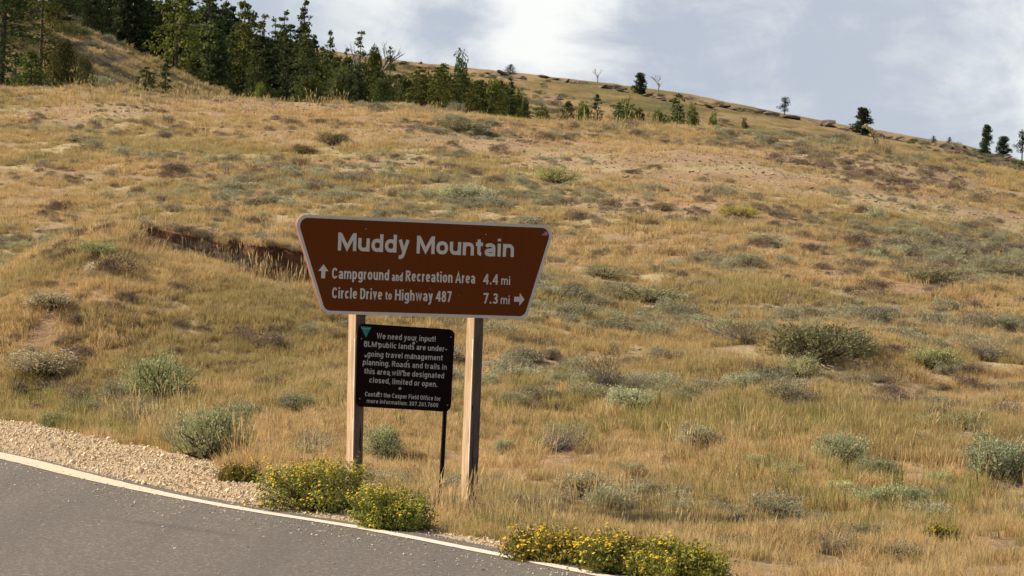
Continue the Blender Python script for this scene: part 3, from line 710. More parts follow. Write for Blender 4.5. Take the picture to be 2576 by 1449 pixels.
if len(x) > 60000: x, y = x[:60000], y[:60000]
n = len(x); s = rng.lognormal(math.log(0.020), 0.5, n).clip(0.008, 0.09)
rot = rng.uniform(0, 6.28, (n, 3)); rot[:, 0] *= 0.08; rot[:, 1] *= 0.08
scatter('shoulder_gravel', np.stack([x, y, 0.012 + s * 0.2], 1), rot, np.stack([s, s * rng.uniform(.6, 1, n), s], 1), rng.integers(0, 5, n), rocks, 'pale crushed limestone gravel on the road shoulder')
print('gravel', n)
n = 130000; x = rng.uniform(-8, 4, n); y = rng.uniform(17, 38, n); sv = S(x, y)
p = np.exp(-np.abs(sv + 0.25) / 0.42) * 0.5 + 0.05 * np.exp(-np.abs(sv + 0.2) / 1.4) + 0.0025
p *= (0.3 + 1.4 * fbm(x, y, 0.8, 81, 3)); k = (sv < 0.3) & (rng.uniform(size=n) < p) & ~((np.abs(sv) < 0.09) & (rng.uniform(size=n) < 0.75)); x, y = x[k], y[k]; n = len(x)
s = rng.lognormal(math.log(0.0095), 0.45, n).clip(0.004, 0.03); rot = rng.uniform(0, 6.28, (n, 3)); rot[:, :2] *= 0.08
M_chip = stone_mat('stone_chips', (0.55, 0.46, 0.35), (0.92, 0.82, 0.66))
scatter('loose_chips', np.stack([x, y, 0.021 + s * 0.1], 1), rot, np.stack([s * 1.25, s * 1.25, s * .6], 1), rng.integers(0, 5, n), [(rock_mesh('chip_%d' % i, 20 + i), M_chip) for i in range(5)], 'loose stone chips strewn over the asphalt by the white line')
# stones lying in the thin grass
x, y = wedge(70000, 26, 98); k = on_field(x, y) & (rng.uniform(size=len(x)) < bare(x, y) * 0.6 + 0.02); x, y = x[k], y[k]; n = len(x); z = h(x, y)
s = rng.lognormal(math.log(0.045), 0.5, n).clip(0.02, 0.24); rot = rng.uniform(0, 6.28, (n, 3)); rot[:, :2] *= 0.06
M_fstone = stone_mat('field_stone', (0.22, 0.14, 0.09), (0.60, 0.46, 0.31))
scatter('field_stones', np.stack([x, y, z + s * 0.1], 1), rot, np.stack([s, s * rng.uniform(.6, 1, n), s * .7], 1), rng.integers(0, 5, n), [(rock_mesh('field_stone_%d' % i, 40 + i), M_fstone) for i in range(5)], 'small pinkish stones scattered in the thin grass')

# ------------------------------------------------------------------ shrubs
def tri_leaves(C_, D_, L_, W_, r):
    """one pointed leaf (two triangles) at each centre along direction D"""
    n = len(C_); ref = r.normal(size=(n, 3)); sd_ = np.cross(D_, ref); sd_ /= np.linalg.norm(sd_, axis=1)[:, None] + 1e-9
    a = C_ - D_ * L_[:, None] * 0.5; b_ = C_ + D_ * L_[:, None] * 0.5; sd_ = sd_ * W_[:, None] * 0.5
    V = np.stack([a, C_ + sd_, b_, C_ - sd_], 1).reshape(-1, 3); F = np.arange(4 * n).reshape(-1, 4); return V, F
def dome_sprigs(r, n, hz, lump, base=0.66, stray=0.0):
    """sprig ends over a lumpy dome 1 wide and hz high, base at the origin"""
    out_ = []
    lob = [(r.uniform(0, 6.283), r.uniform(0.15, 0.95), r.uniform(0.7, 1.15)) for _ in range(lump)]
    while len(out_) < n:
        a = r.uniform(0, 6.283); e = math.asin(r.uniform(0.0, 1.0) if base < .6 or n < 100 else r.uniform(0.13, 1.0)); d = np.array([math.cos(a) * math.cos(e), math.sin(a) * math.cos(e), math.sin(e)])
        k_ = base
        for la, le, lr in lob:
            q = d @ np.array([math.cos(la) * math.cos(le), math.sin(la) * math.cos(le), math.sin(le)])
            k_ = max(k_, lr * max(0, 1 - (1 - q) * 3.2))
        rad = k_ * (r.uniform(0.55, 1) ** 0.5) * (r.uniform(1.05, 1.3) if r.uniform() < stray else 1)
        out_.append(np.array([d[0] * rad * 0.5, d[1] * rad * 0.5, 0.06 + d[2] * rad * hz]))
    return np.array(out_)
def bush(name, seed, hz=0.55, sprigs=210, leaves=19, ll=0.045, lw=0.014, spr=0.045, lump=11, nst=60, stem=0.009, up=0.5):
    r = np.random.default_rng(seed); E = dome_sprigs(r, sprigs, hz, lump, 0.61, 0.10) if leaves > 10 else dome_sprigs(r, sprigs, hz, lump, 0.61, 0.2); n = sprigs * leaves
    base = np.repeat(E, leaves, 0); outd = E / (np.linalg.norm(E, axis=1)[:, None]); outd = np.repeat(outd, leaves, 0)
    Cc = base + r.normal(size=(n, 3)) * spr * np.array([1, 1, 0.9]); D = outd * 0.9 + r.normal(size=(n, 3)) * 0.75 + np.array([0, 0, up]); D /= np.linalg.norm(D, axis=1)[:, None]
    Cc[:, 2] = np.maximum(Cc[:, 2], 0.015)
    V, F = tri_leaves(Cc, D, r.uniform(0.6, 1.2, n) * ll, r.uniform(0.7, 1.2, n) * lw, r)
    fol = mesh_np(name + '_foliage', V, F)
    mb = MB()
    for i in r.permutation(sprigs)[:nst]:
        e = E[i]; b_ = np.array([r.normal() * 0.03, r.normal() * 0.03, -0.03]); m1 = e * [0.35, 0.35, 0.35] + r.normal(size=3) * 0.03; m2 = e * [0.75, 0.75, 0.6] + r.normal(size=3) * 0.035
        mb.tube([b_, m1, m2, e], [stem * 1.6, stem * 1.1, stem * .7, stem * 0.3], 4)
    return fol, mb.mesh(name + '_stems')
SAGE = [bush('sage_%d' % i, 100 + i, hz=(0.5, 0.62, 0.45, 0.7, 0.55, 0.6)[i]) for i in range(6)]
DRY = [bush('dry_brush_%d' % i, 200 + i, hz=0.6, sprigs=150, leaves=6, ll=0.05, lw=0.010, nst=120, stem=0.0045) for i in range(3)]
MAT_ = [bush('low_sage_%d' % i, 300 + i, hz=0.42, sprigs=100, leaves=22, ll=0.05, lw=0.016, spr=0.05, nst=22, lump=8) for i in range(5)]
SAGEG = 'sagebrush plants on the slope'
def shrub(px, py, w, hp, tone, label, kind='sage', i=None, name='sagebrush', group=SAGEG, cat='sagebrush', mats=None, meshes=None):
    g = ground(px, py); k_ = FPX / g.y; W = w * 1.08 / k_; H = hp * 1.2 / k_
    src = meshes or (SAGE if kind == 'sage' else DRY); i = random.randrange(len(src)) if i is None else i
    fo, stm = src[i]
    zmax = max(v.co.z for v in fo.vertices) if 'zmax' not in fo else fo['zmax']; fo['zmax'] = zmax
    e = empty(name, (g.x, g.y, g.z - 0.01), label, cat, group, random.uniform(0, 6.28)); xw = np.percentile([abs(v.co.x) for v in fo.vertices], 97) if 'xw' not in fo else fo['xw']; fo['xw'] = float(xw); e.scale = (W * .5 / xw, W * .5 / xw, H / zmax)
    m1, m2 = mats or ((M_sage, M_twig) if kind == 'sage' else (M_scrub, M_greytwig))
    a = link('foliage', fo, m1, e); b_ = link('stems', stm, m2, e)
    a.color = tuple(c * 1.22 for c in tone) + (1,)
    return e
for t_ in SH:
    shrub(*t_[:6], kind=t_[6] if len(t_) > 6 else 'sage', i=t_[7] if len(t_) > 7 else None)
# the low sage mats that nobody could count
x, y = wedge(30000, 27, 99); c_ = fbm(x * 0.7, y, 0.3, 91, 5)
right = np.exp(-(((x / y) - 0.09) / 0.09) ** 2) * np.exp(-((y - 52) / 15.0) ** 2) * 0.17 - 0.07 * sstep((y - 64) / 10)
k = on_field(x, y, 0.6) & (c_ + right + rng.normal(0, 0.085, len(x)) > 0.65) & ~bank_face(x, y - 0.3); x, y = x[k], y[k]; n = len(x); z = h(x, y)
s = rng.lognormal(math.log(0.28), 0.42, n).clip(0.12, 0.8); rot = np.stack([rng.normal(0, .06, n), rng.normal(0, .06, n), rng.uniform(0, 6.28, n)], 1)
print('mats', n)
for q_ in ((5, 1030), (5, 1060), (60, 1060), (120, 1080)):
    g = ground(*q_); print(q_, g, S(g.x, g.y), shoulder_w(g.y))
low = [(m_[0], M_sage) for m_ in MAT_]
scatter('sage_scrub', np.stack([x, y, z - 0.01], 1), rot, np.stack([s, s, s * rng.uniform(.5, 1.05, n)], 1), rng.integers(0, 5, n), low, 'low grey-green sage mats spread through the meadow')
x, y = wedge(6500, 27, 99); k = on_field(x, y, 0.6) & (fbm(x * .8, y, 0.24, 191, 4) + rng.normal(0, .06, len(x)) > 0.54); x, y = x[k], y[k]; bx_ = rng.uniform(bank[0, 0] - .5, bank[-2, 0] + .6, 60); x = np.concatenate([x, bx_]); y = np.concatenate([y, np.interp(bx_, bank[:, 0], bank[:, 1]) + rng.normal(0.12, .28, 60)])
n = len(x); z = h(x, y)
s = rng.lognormal(math.log(0.26), 0.4, n).clip(0.1, 0.7); rot = np.stack([rng.normal(0, .06, n), rng.normal(0, .06, n), rng.uniform(0, 6.28, n)], 1)
M_brown = brush_mat('brown_litter', (0.20, 0.15, 0.105), (0.44, 0.35, 0.25), 0.15)
lw_ = []
for m_ in MAT_[:3]:
    q = m_[0].copy(); q.materials.clear(); lw_.append((q, M_brown))
scatter('dead_brush', np.stack([x, y, z - 0.01], 1), rot, np.stack([s, s, s * rng.uniform(.5, 1.0, n)], 1), rng.integers(0, 3, n), lw_, 'small dead brown brush dotted over the slope')

# ------------------------------------------------------------------ yellow flowering bushes
def flower_disc(r, c, d, rad, petals=7):
    d = d / np.linalg.norm(d); a = np.cross(d, r.normal(size=3)); a /= np.linalg.norm(a); b_ = np.cross(d, a)
    V = [c + d * rad * 0.25]; F = []
    for k_ in range(petals * 2):
        q = rad * (1.0 if k_ % 2 == 0 else 0.62); th = math.pi * k_ / petals; V.append(c + (a * math.cos(th) + b_ * math.sin(th)) * q)
    for k_ in range(petals * 2): F.append((0, 1 + k_, 1 + (k_ + 1) % (petals * 2)))
    return V, F
def flower_bush(px, py, wpx, hpx, label, seed, n_fl=420, fr=0.011, big=0, leafc=(1, 1, 1), budshare=0.4, asp=1.0):
    r = np.random.default_rng(seed); g = ground(px, py); k_ = FPX / g.y; W = wpx / k_; H = hpx / k_
    e = empty('flowering_bush', (g.x, g.y, g.z), label, 'flower bush', 'yellow flowering bushes along the road edge')
    E = dome_sprigs(r, 480, 1.0, 20, 0.52, 0.09); E[:, :2] *= .5 / np.percentile(np.abs(E[:, :2]), 97); E[:, 2] /= E[:, 2].max(); E[:, 0] *= W * 1.02; E[:, 1] *= W * asp; E[:, 2] *= H * 0.97
    lv = 18; n = len(E) * lv; base = np.repeat(E, lv, 0); f_ = r.uniform(0, 1, n)[:, None]; inner = base * (1 - 0.5 * f_ ** 2)
    Cc = inner + r.normal(size=(n, 3)) * 0.022; Cc[:, 2] = np.maximum(Cc[:, 2], 0.01)
    D = base / np.linalg.norm(base, axis=1)[:, None] * 0.6 + r.normal(size=(n, 3)) * 0.7 + [0, 0, 0.5]; D /= np.linalg.norm(D, axis=1)[:, None]
    V, F = tri_leaves(Cc, D, r.uniform(.02, .04, n), r.uniform(.008, .014, n), r)
    fo = link('foliage', mesh_np('flower_bush_foliage', V, F), M_rabbit, e); fo.color = tuple(leafc) + (1,)
    mb = MB()
    for i in r.permutation(len(E))[:150]:
        q = E[i]; mb.tube([(r.normal() * .02 * W + q[0] * .12, r.normal() * .02 + q[1] * .12, -0.02), q * [.5, .5, .45], q * [.95, .95, .9]], [.004, .003, .002], 4)
    link('stems', mb.mesh('flower_bush_stems'), bpy.data.materials['reddish_stems'], e)
    zt = E[:, 2] / H; w_ = np.clip(zt + 0.25, 0.02, 1) ** 1.6; w_ /= w_.sum()
    mf = MB(); mg = MB()
    for i in r.choice(len(E), n_fl, p=w_):
        c = E[i] * 1.0 + r.normal(size=3) * 0.02 + [0, 0, 0.012]; d = E[i] / np.linalg.norm(E[i]) * 0.7 + [0, -0.25, 0.9] + r.normal(size=3) * 0.3
        V, F = flower_disc(r, c, d, fr * r.uniform(0.6, 1.2), 5); (mg if r.uniform() < budshare else mf).add(V, F)
    tag(link('blossoms', mf.mesh('blossoms'), M_yellow, e), kind='stuff')
    tag(link('buds', mg.mesh('buds'), M_ygreen, e), kind='stuff')
    if big:
        V, F = flower_disc(r, np.zeros(3), np.array([0, 0, 1.0]), 0.021, 9); me = MB(); me.add(V, F); fm = me.mesh('open_flower')
        c2 = MB(); V, F = flower_disc(r, np.array([0, 0, 0.004]), np.array([0, 0, 1.0]), 0.008, 6); c2.add(V, F); cm = c2.mesh('flower_centre')
        for i in r.choice(len(E), big, p=w_):
            o = link('flower', fm, M_yellow, e); o.location = Vector(E[i] * 1.05 + [0, -0.01, 0.02]); dv = Vector(E[i]).normalized() * 0.5 + Vector((r.normal() * .3, -0.7, 0.7))
            o.rotation_euler = dv.to_track_quat('Z', 'Y').to_euler(); s_ = r.uniform(.7, 1.15); o.scale = (s_,) * 3
            link('flower_centre', cm, M_orange, o)
    return e
flat_r = bark_mat('reddish_stems', (0.10, 0.055, 0.03), (0.22, 0.13, 0.07), 20); M_bronze = flat_r
for a_ in FLB: flower_bush(*a_)

# ------------------------------------------------------------------ trees
def conifer(name, seed, H=10.0, rad=1.9, levels=44, droop=0.25, size=0.13, open_=0.0, top=0.06, shape=0.72, clump=27, bare_low=0.03):
    r = np.random.default_rng(seed); Cs = []; Ds = []; mb = MB()
    sway = r.normal(0, 0.012, 2)
    for l in range(levels):
        f = (l + r.uniform(-.4, .4)) / levels; z = H * (bare_low + (1 - bare_low) * f)
        R_ = rad * max(0.0, (1 - f)) ** shape * (0.72 + 0.5 * r.uniform()) * min(1.0, 0.6 + f * 3) + 0.10
        nb = int(r.integers(4, 8))
        for k_ in range(nb):
            if r.uniform() < open_: continue
            a = r.uniform(0, 6.283); L_ = R_ * r.uniform(0.55, 1.2); m = max(4, int(clump * (L_ / rad) ** .6 + 3))
            t_ = r.uniform(0.15, 1, m) ** 0.75
            q = np.stack([np.cos(a) * L_ * t_, np.sin(a) * L_ * t_, z - droop * L_ * t_ + 0.35 * droop * L_ * t_ ** 3 + L_ * 0.12], 1)
            q += r.normal(size=(m, 3)) * [0.10, 0.10, 0.08] * (0.5 + L_ / rad)
            q[:, 0] += sway[0] * q[:, 2]; q[:, 1] += sway[1] * q[:, 2]
            Cs.append(q); d = np.stack([np.full(m, math.cos(a)), np.full(m, math.sin(a)), np.full(m, -0.1)], 1) + r.normal(size=(m, 3)) * 0.55; Ds.append(d)
            if k_ < 2 and l % 2 == 0: mb.tube([(0, 0, z), (math.cos(a) * L_ * .9, math.sin(a) * L_ * .9, z - droop * L_ * .7)], [0.03, 0.008], 3)
    Cc = np.vstack(Cs); D = np.vstack(Ds); D /= np.linalg.norm(D, axis=1)[:, None]; n = len(Cc)
    V, F = tri_leaves(Cc, D, r.uniform(.7, 1.4, n) * size * 1.5, r.uniform(.7, 1.3, n) * size * 0.8, r)
    # leader
    mb.tube([(0, 0, -1.5), (sway[0] * H * .5, sway[1] * H * .5, H * .5), (sway[0] * H, sway[1] * H, H * 0.99)], [H * 0.018, H * 0.011, 0.015], 7)
    return mesh_np(name + '_crown', V, F), mb.mesh(name + '_trunk')
def blob_tree(name, seed, H=5.0, W=3.0, lobes=26, per=150, size=0.16, low=0.12, trunk=0.09, shape='oval', open_=0):
    r = np.random.default_rng(seed); Cs = []; mb = MB()
    mb.tube([(0, 0, -1.0), (r.normal() * .08, r.normal() * .08, H * .5), (r.normal() * .1, r.normal() * .1, H * .93)], [trunk, trunk * .7, .02], 6)
    for i in range(lobes):
        f = low + (1 - low) * (i + .5) / lobes; prof = (1 - f) ** 0.5 * min(1, f * 4 + .25)
        a = r.uniform(0, 6.283); rr = W * 0.5 * prof * r.uniform(0.15, 0.85); c = np.array([math.cos(a) * rr, math.sin(a) * rr, H * f * 0.95]); sr = W * 0.16 * r.uniform(.6, 1.3)
        if open_ and r.uniform() < open_: continue
        d = r.normal(size=(per, 3)); d /= np.linalg.norm(d, axis=1)[:, None]; Cs.append(c + d * sr * (r.uniform(.25, 1, per) ** .5)[:, None] * [1.15, 1.15, .8])
        mb.tube([(0, 0, max(0.1, H * f * .7)), tuple(c)], [.03, .01], 3)
    Cc = np.vstack(Cs); n = len(Cc); D = r.normal(size=(n, 3)) + [0, 0, .5]; D /= np.linalg.norm(D, axis=1)[:, None]
    V, F = tri_leaves(Cc, D, r.uniform(.7, 1.4, n) * size, r.uniform(.7, 1.3, n) * size * .55, r)
    return mesh_np(name + '_crown', V, F), mb.mesh(name + '_trunk')
def dead_tree(name, seed, H=5.0, spread=0.5, depth=4):
    r = random.Random(seed); mb = MB()
    def grow(p, d, L_, rad, lv):
        q = p + d * L_ * 0.5 + Vector((r.gauss(0, .04), r.gauss(0, .04), 0)) * L_; e = q + (d + Vector((r.gauss(0, .15), r.gauss(0, .15), .05))).normalized() * L_ * 0.5
        mb.tube([p, q, e], [rad, rad * .75, rad * .5], 4)
        if lv == 0: return
        for k_ in range(r.randint(3, 4)):
            t_ = r.uniform(0.35, 1); b_ = p.lerp(e, t_); nd = (d + Vector((r.gauss(0, spread), r.gauss(0, spread), r.uniform(-.1, .35)))).normalized(); grow(b_, nd, L_ * r.uniform(.45, .62), rad * .5, lv - 1)
    grow(Vector((0, 0, -.3)), Vector((0, 0, 1)), H * .55, H * .022, depth)
    return mb.mesh(name)
FIR = [conifer('fir_%d' % i, 400 + i, rad=(1.9, 2.3, 1.6, 2.1)[i], levels=46) for i in range(4)]
SPIRE = [conifer('spire_%d' % i, 430 + i, rad=1.5, levels=40, open_=0.3, size=0.12, clump=19, shape=0.7) for i in range(3)]
BUSHY = [conifer('bushy_fir_%d' % i, 450 + i, rad=2.6, levels=42, shape=0.55, size=0.14, clump=31) for i in range(3)]
PINE = [blob_tree('pine_%d' % i, 470 + i, H=5, W=2.5, lobes=60, per=110, size=.17, low=.06) for i in range(3)]
SHRB = [blob_tree('thicket_%d' % i, 490 + i, H=5, W=4.2, lobes=34, per=130, size=.2, low=.02) for i in range(4)]
OPENP = [blob_tree('open_pine_%d' % i, 510 + i, H=5, W=3.0, lobes=26, per=60, size=.19, low=.3, open_=.25) for i in range(2)]
_hcache = {}
def tree(px, top, Y, wpx, kind, label, tone=(1, 1, 1), base=None, name='fir_tree', cat='tree', group=None, mats=None):
    v = ray(px, top); x = v.x * Y; zt = EYE + v.z * Y
    zb = float(h(x, Y)[0])
    src, H0, W0 = {'fir': (FIR, 10, 3.9), 'spire': (SPIRE, 10, 3.0), 'bushy': (BUSHY, 10, 4.6), 'pine': (PINE, 5, 2.5), 'shrub': (SHRB, 5, 4.2), 'open': (OPENP, 5, 3.0)}[kind]
    Ht = max(0.8, zt - zb)
    W = wpx * Y / FPX * {'fir': 1.95, 'spire': 1.9, 'bushy': 1.6, 'pine': 1.35, 'shrub': 1.3, 'open': 1.3}[kind]
    if zt - zb < 1.5 and Y < 400: print('short tree', px, top, Y, round(zt - zb, 2))
    cr, tr = random.choice(src)
    e = empty(name, (x, Y, zb - 0.05), label, cat, group, random.uniform(0, 6.28)); e.scale = (W / W0, W / W0, Ht / H0)
    m1 = mats or {'fir': M_fir, 'spire': M_fir, 'bushy': M_fir, 'pine': M_pine, 'shrub': M_broad, 'open': M_pine}[kind]
    if m1.name not in [m.name for m in cr.materials if m]:
        if cr.materials: cr = cr.copy(); cr.materials.clear()
        cr.materials.append(m1)
    if not tr.materials: tr.materials.append(M_bark)
    a = link('crown', cr, None, e); link('trunk', tr, None, e); a.color = tuple(tone) + (1,)
    return e
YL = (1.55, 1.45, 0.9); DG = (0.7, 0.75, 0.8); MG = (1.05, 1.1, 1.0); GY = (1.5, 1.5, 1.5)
GF = 'conifers of the forest on the left hill'
TREES = [
 # left group standing before the knoll
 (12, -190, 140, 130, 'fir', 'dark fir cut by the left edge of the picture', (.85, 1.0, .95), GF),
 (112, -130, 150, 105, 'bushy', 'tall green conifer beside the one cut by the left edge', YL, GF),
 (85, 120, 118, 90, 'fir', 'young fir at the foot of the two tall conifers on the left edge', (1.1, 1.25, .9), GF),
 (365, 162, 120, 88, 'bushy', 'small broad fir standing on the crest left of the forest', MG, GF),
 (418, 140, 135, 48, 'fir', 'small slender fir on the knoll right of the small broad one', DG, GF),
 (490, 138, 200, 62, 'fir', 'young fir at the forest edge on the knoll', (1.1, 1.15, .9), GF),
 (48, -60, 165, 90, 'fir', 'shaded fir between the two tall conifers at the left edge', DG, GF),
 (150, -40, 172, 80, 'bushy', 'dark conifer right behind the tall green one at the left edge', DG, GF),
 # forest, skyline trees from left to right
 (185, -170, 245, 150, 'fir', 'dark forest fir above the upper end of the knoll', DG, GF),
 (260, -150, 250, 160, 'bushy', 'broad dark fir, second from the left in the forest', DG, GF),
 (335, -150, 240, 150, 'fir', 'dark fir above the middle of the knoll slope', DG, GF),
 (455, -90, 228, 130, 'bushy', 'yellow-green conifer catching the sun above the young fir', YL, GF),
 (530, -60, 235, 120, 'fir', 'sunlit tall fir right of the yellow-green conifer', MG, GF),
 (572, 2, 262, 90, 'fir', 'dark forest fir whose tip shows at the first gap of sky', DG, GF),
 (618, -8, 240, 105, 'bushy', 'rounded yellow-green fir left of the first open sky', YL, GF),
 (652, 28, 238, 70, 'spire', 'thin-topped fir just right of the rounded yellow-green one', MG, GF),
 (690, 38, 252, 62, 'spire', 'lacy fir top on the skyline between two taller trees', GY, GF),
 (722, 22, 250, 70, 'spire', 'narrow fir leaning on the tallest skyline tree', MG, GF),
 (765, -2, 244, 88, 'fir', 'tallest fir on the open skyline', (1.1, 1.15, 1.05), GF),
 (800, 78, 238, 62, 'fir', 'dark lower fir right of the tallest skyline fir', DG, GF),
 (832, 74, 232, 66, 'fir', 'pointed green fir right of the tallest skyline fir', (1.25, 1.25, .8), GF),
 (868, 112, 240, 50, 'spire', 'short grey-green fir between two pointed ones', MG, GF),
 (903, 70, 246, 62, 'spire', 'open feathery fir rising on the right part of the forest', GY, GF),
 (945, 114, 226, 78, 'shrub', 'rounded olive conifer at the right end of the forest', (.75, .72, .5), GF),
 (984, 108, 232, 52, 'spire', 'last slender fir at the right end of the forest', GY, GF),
]
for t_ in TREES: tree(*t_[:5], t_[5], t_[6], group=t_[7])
# dense interior of the forest, where one trunk cannot be told from the next
for i in range(96):
    px = 165 + 840 * ((i * 0.618) % 1.0); Y = random.uniform(215, 290)
    if px < 640: Y = random.uniform(232, 290)
    sk = np.interp(px, [170, 560, 640, 700, 765, 830, 905, 1000], [-120, -20, 45, 75, 40, 120, 125, 170])
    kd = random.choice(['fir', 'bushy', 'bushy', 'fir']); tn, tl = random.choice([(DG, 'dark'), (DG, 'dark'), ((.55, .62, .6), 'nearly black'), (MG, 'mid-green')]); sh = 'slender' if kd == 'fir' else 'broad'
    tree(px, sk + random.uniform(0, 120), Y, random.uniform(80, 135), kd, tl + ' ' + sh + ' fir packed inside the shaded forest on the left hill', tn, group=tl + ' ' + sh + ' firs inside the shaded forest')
def PK():
    kd = random.choice(['bushy', 'fir']); tn, tl = random.choice([(MG, 'mid-green'), ((.85, .9, .8), 'dull green'), ((1.2, 1.15, .85), 'olive')]); sh = 'slender' if kd == 'fir' else 'broad'
    return kd, tl + ' ' + sh + ' fir in the lower right end of the forest below the skyline tops', tn, None, 'fir_tree', 'tree', tl + ' ' + sh + ' firs at the right end of the forest'
for i in range(26):
    px = 640 + 365 * ((i * 0.618 + .37) % 1.0); sk = np.interp(px, [640, 765, 830, 905, 1000], [80, 70, 125, 125, 165])
    tree(px, sk + random.uniform(0, 70), random.uniform(205, 262), random.uniform(60, 95), *PK())
LOWG = 'trees and tall shrubs just behind the crest'
LOW = [
 (655, 208, 190, 40, 'shrub', 'small sunlit bush where the knoll meets the crest', (1.3, 1.3, .7)),
 (905, 180, 170, 60, 'fir', 'very dark small fir in front of the right forest end', (.5, .5, .55)),
 (860, 170, 190, 80, 'shrub', 'grey-green thicket under the pointed firs', MG),
 (960, 195, 175, 80, 'shrub', 'dark thicket below the rounded olive conifer', (.7, .75, .6)),
 (780, 190, 185, 90, 'shrub', 'dull green thicket at the foot of the tallest skyline fir', (.7, .75, .6)),
 (1020, 188, 165, 70, 'shrub', 'dark bush at the left end of the low thicket', (.55, .58, .45)),
 (1058, 162, 180, 80, 'bushy', 'olive juniper in the left half of the low thicket', (1.3, 1.15, .8)),
 (1105, 152, 190, 85, 'fir', 'juniper with a pointed top just left of the open-crowned pine', (1.35, 1.25, .9)),
 (1160, 178, 175, 90, 'bushy', 'brownish green juniper below the open-crowned pine', (1.2, 1.1, .85)),
 (1212, 200, 168, 70, 'bushy', 'low green juniper in the right half of the thicket', (1.1, 1.15, .8)),
 (1252, 198, 175, 66, 'bushy', 'yellowish juniper second from the right end of the thicket', (1.4, 1.3, .8)),
 (1288, 192, 165, 62, 'fir', 'dark pointed juniper ending the thicket on the right', (.95, 1.1, 1.0)),
 (1322, 245, 160, 45, 'shrub', 'low dark bush trailing off the right end of the thicket', (.6, .65, .5)),
 (1425, 248, 175, 62, 'fir', 'green young fir left of the narrow dark one below the ridge', (1.2, 1.35, 1.0)),
 (1502, 230, 180, 36, 'fir', 'narrow dark fir standing alone below the ridge', (.6, .7, .75)),
 (1550, 250, 190, 62, 'fir', 'grey-green broad fir right of the narrow dark one', (1.3, 1.5, 1.4)),
 (1608, 272, 190, 70, 'shrub', 'grey-brown bush right of the grey-green fir', (.8, .7, .6)),
 (1655, 275, 185, 70, 'shrub', 'pale green bush left of the dark conifer in the swale', (1.1, 1.2, .85)),
 (1708, 228, 190, 62, 'bushy', 'dark conifer reaching from the swale to the ridge line', (.8, .95, .85)),
 (1742, 268, 185, 50, 'shrub', 'small green bush right of the dark conifer in the swale', (.9, 1.05, .7)),
 (1795, 285, 180, 44, 'shrub', 'last green bush on the right of the swale', (.9, 1.0, .6)),
 (1470, 256, 215, 95, 'shrub', 'green aspen bush behind the young firs', (1.15, 1.25, .72)),
 (1580, 262, 220, 80, 'shrub', 'green aspen bush right of the narrow dark fir', (1.05, 1.15, .72)),
 (1365, 272, 200, 60, 'shrub', 'olive brush at the left foot of the far hill', (1.0, .85, .55)),
 (1875, 300, 170, 36, 'shrub', 'brown bush poking over the crest on the right', (.85, .6, .45)),
 (215, 140, 140, 75, 'shrub', 'grey leafless-looking shrub on the knoll right of the left conifers', (1.4, 1.25, 1.1)),
 (165, 95, 138, 80, 'shrub', 'dark hollow bush beside the left conifers', (.5, .45, .4)),
]
for t_ in LOW: tree(*t_[:5], t_[5], t_[6], name='juniper' if t_[4] in ('bushy',) else ('fir_tree' if t_[4] == 'fir' else 'thicket_shrub'), cat='tree' if t_[4] != 'shrub' else 'shrub', group=LOWG)
def JP():
    kd = random.choice(['bushy', 'bushy', 'shrub', 'fir']); tn, tl = random.choice([((1.2, 1.1, .8), 'olive'), ((.9, .9, .7), 'dull green'), ((1.4, 1.3, .85), 'yellowish'), ((.7, .72, .55), 'dark')]); sh = {'bushy': 'conical', 'shrub': 'rounded', 'fir': 'slender'}[kd]
    return kd, tl + ' ' + sh + ' juniper merged into the low thicket behind the crest', tn, None, 'juniper', 'tree', tl + ' ' + sh + ' junipers of the low thicket'
for i in range(34):
    px = 1005 + 315 * ((i * 0.618 + .2) % 1.0); sk = np.interp(px, [1005, 1060, 1110, 1160, 1220, 1290, 1320], [185, 165, 155, 172, 196, 200, 245])
    tree(px, sk + random.uniform(0, 55), random.uniform(150, 205), random.uniform(60, 95), *JP())
tree(1158, 122, 200, 62, 'open', 'pine with an open see-through crown above the low thicket', (1.3, 1.4, 1.1), name='pine_tree', group=LOWG)
RG = 'pines scattered along the far ridge'
RID = [(1283, 160, 188, 26, 'fir', 'tiny pointed fir left on the ridge'), (1610, 181, 238, 34, 'pine', 'dark oval pine on the ridge between two bare trees'), (1976, 243, 296, 42, 'open', 'ragged pine beside a large dark rock on the ridge'),
 (2172, 268, 342, 52, 'pine', 'broad pine with the tall weed in front, right part of the ridge'), (2350, 340, 364, 14, 'fir', 'tiny fir on the ridge, left of a pair'), (2388, 343, 366, 12, 'fir', 'tiny fir on the ridge, right of a pair'),
 (2484, 311, 394, 34, 'pine', 'tall narrow pine near the right end of the ridge'), (2527, 341, 390, 38, 'pine', 'lower rounded pine right of the tall narrow one'), (2574, 326, 396, 48, 'open', 'pine cut by the right edge of the picture')]
for px, top, bs, w, k_, lb in RID:
    Yr = min(ground(px, bs, True, 230).y, 440); tree(px, top, Yr, w, k_, lb, (.75, .82, .85), name='pine_tree' if k_ != 'fir' else 'fir_tree', group=RG)
for px, top, bs, lb, sd_ in ((1505, 170, 212, 'bare forked dead tree, left one on the ridge', 3), (1656, 186, 242, 'bare grey dead tree right of the dark oval pine', 8), (960, 104, 0, 'leafless grey tree top rising from the forest end', 5)):
    Y = min(ground(px, bs, True, 230).y, 440) if bs else 240
    v = ray(px, top); x = v.x * Y; zb = float(h(x, Y)[0]); Ht = EYE + v.z * Y - zb; me = dead_tree('dead_tree_%d' % sd_, sd_, Ht)
    mz = max(q.co.z for q in me.vertices); mx_ = max(abs(q.co.x) for q in me.vertices)
    e = empty('dead_tree', (x, Y, zb), lb, 'dead tree', 'bare dead trees'); o = link('branches', me, M_dead, e); kx = Ht * .38 / mx_; o.scale = (kx, kx, Ht / mz)

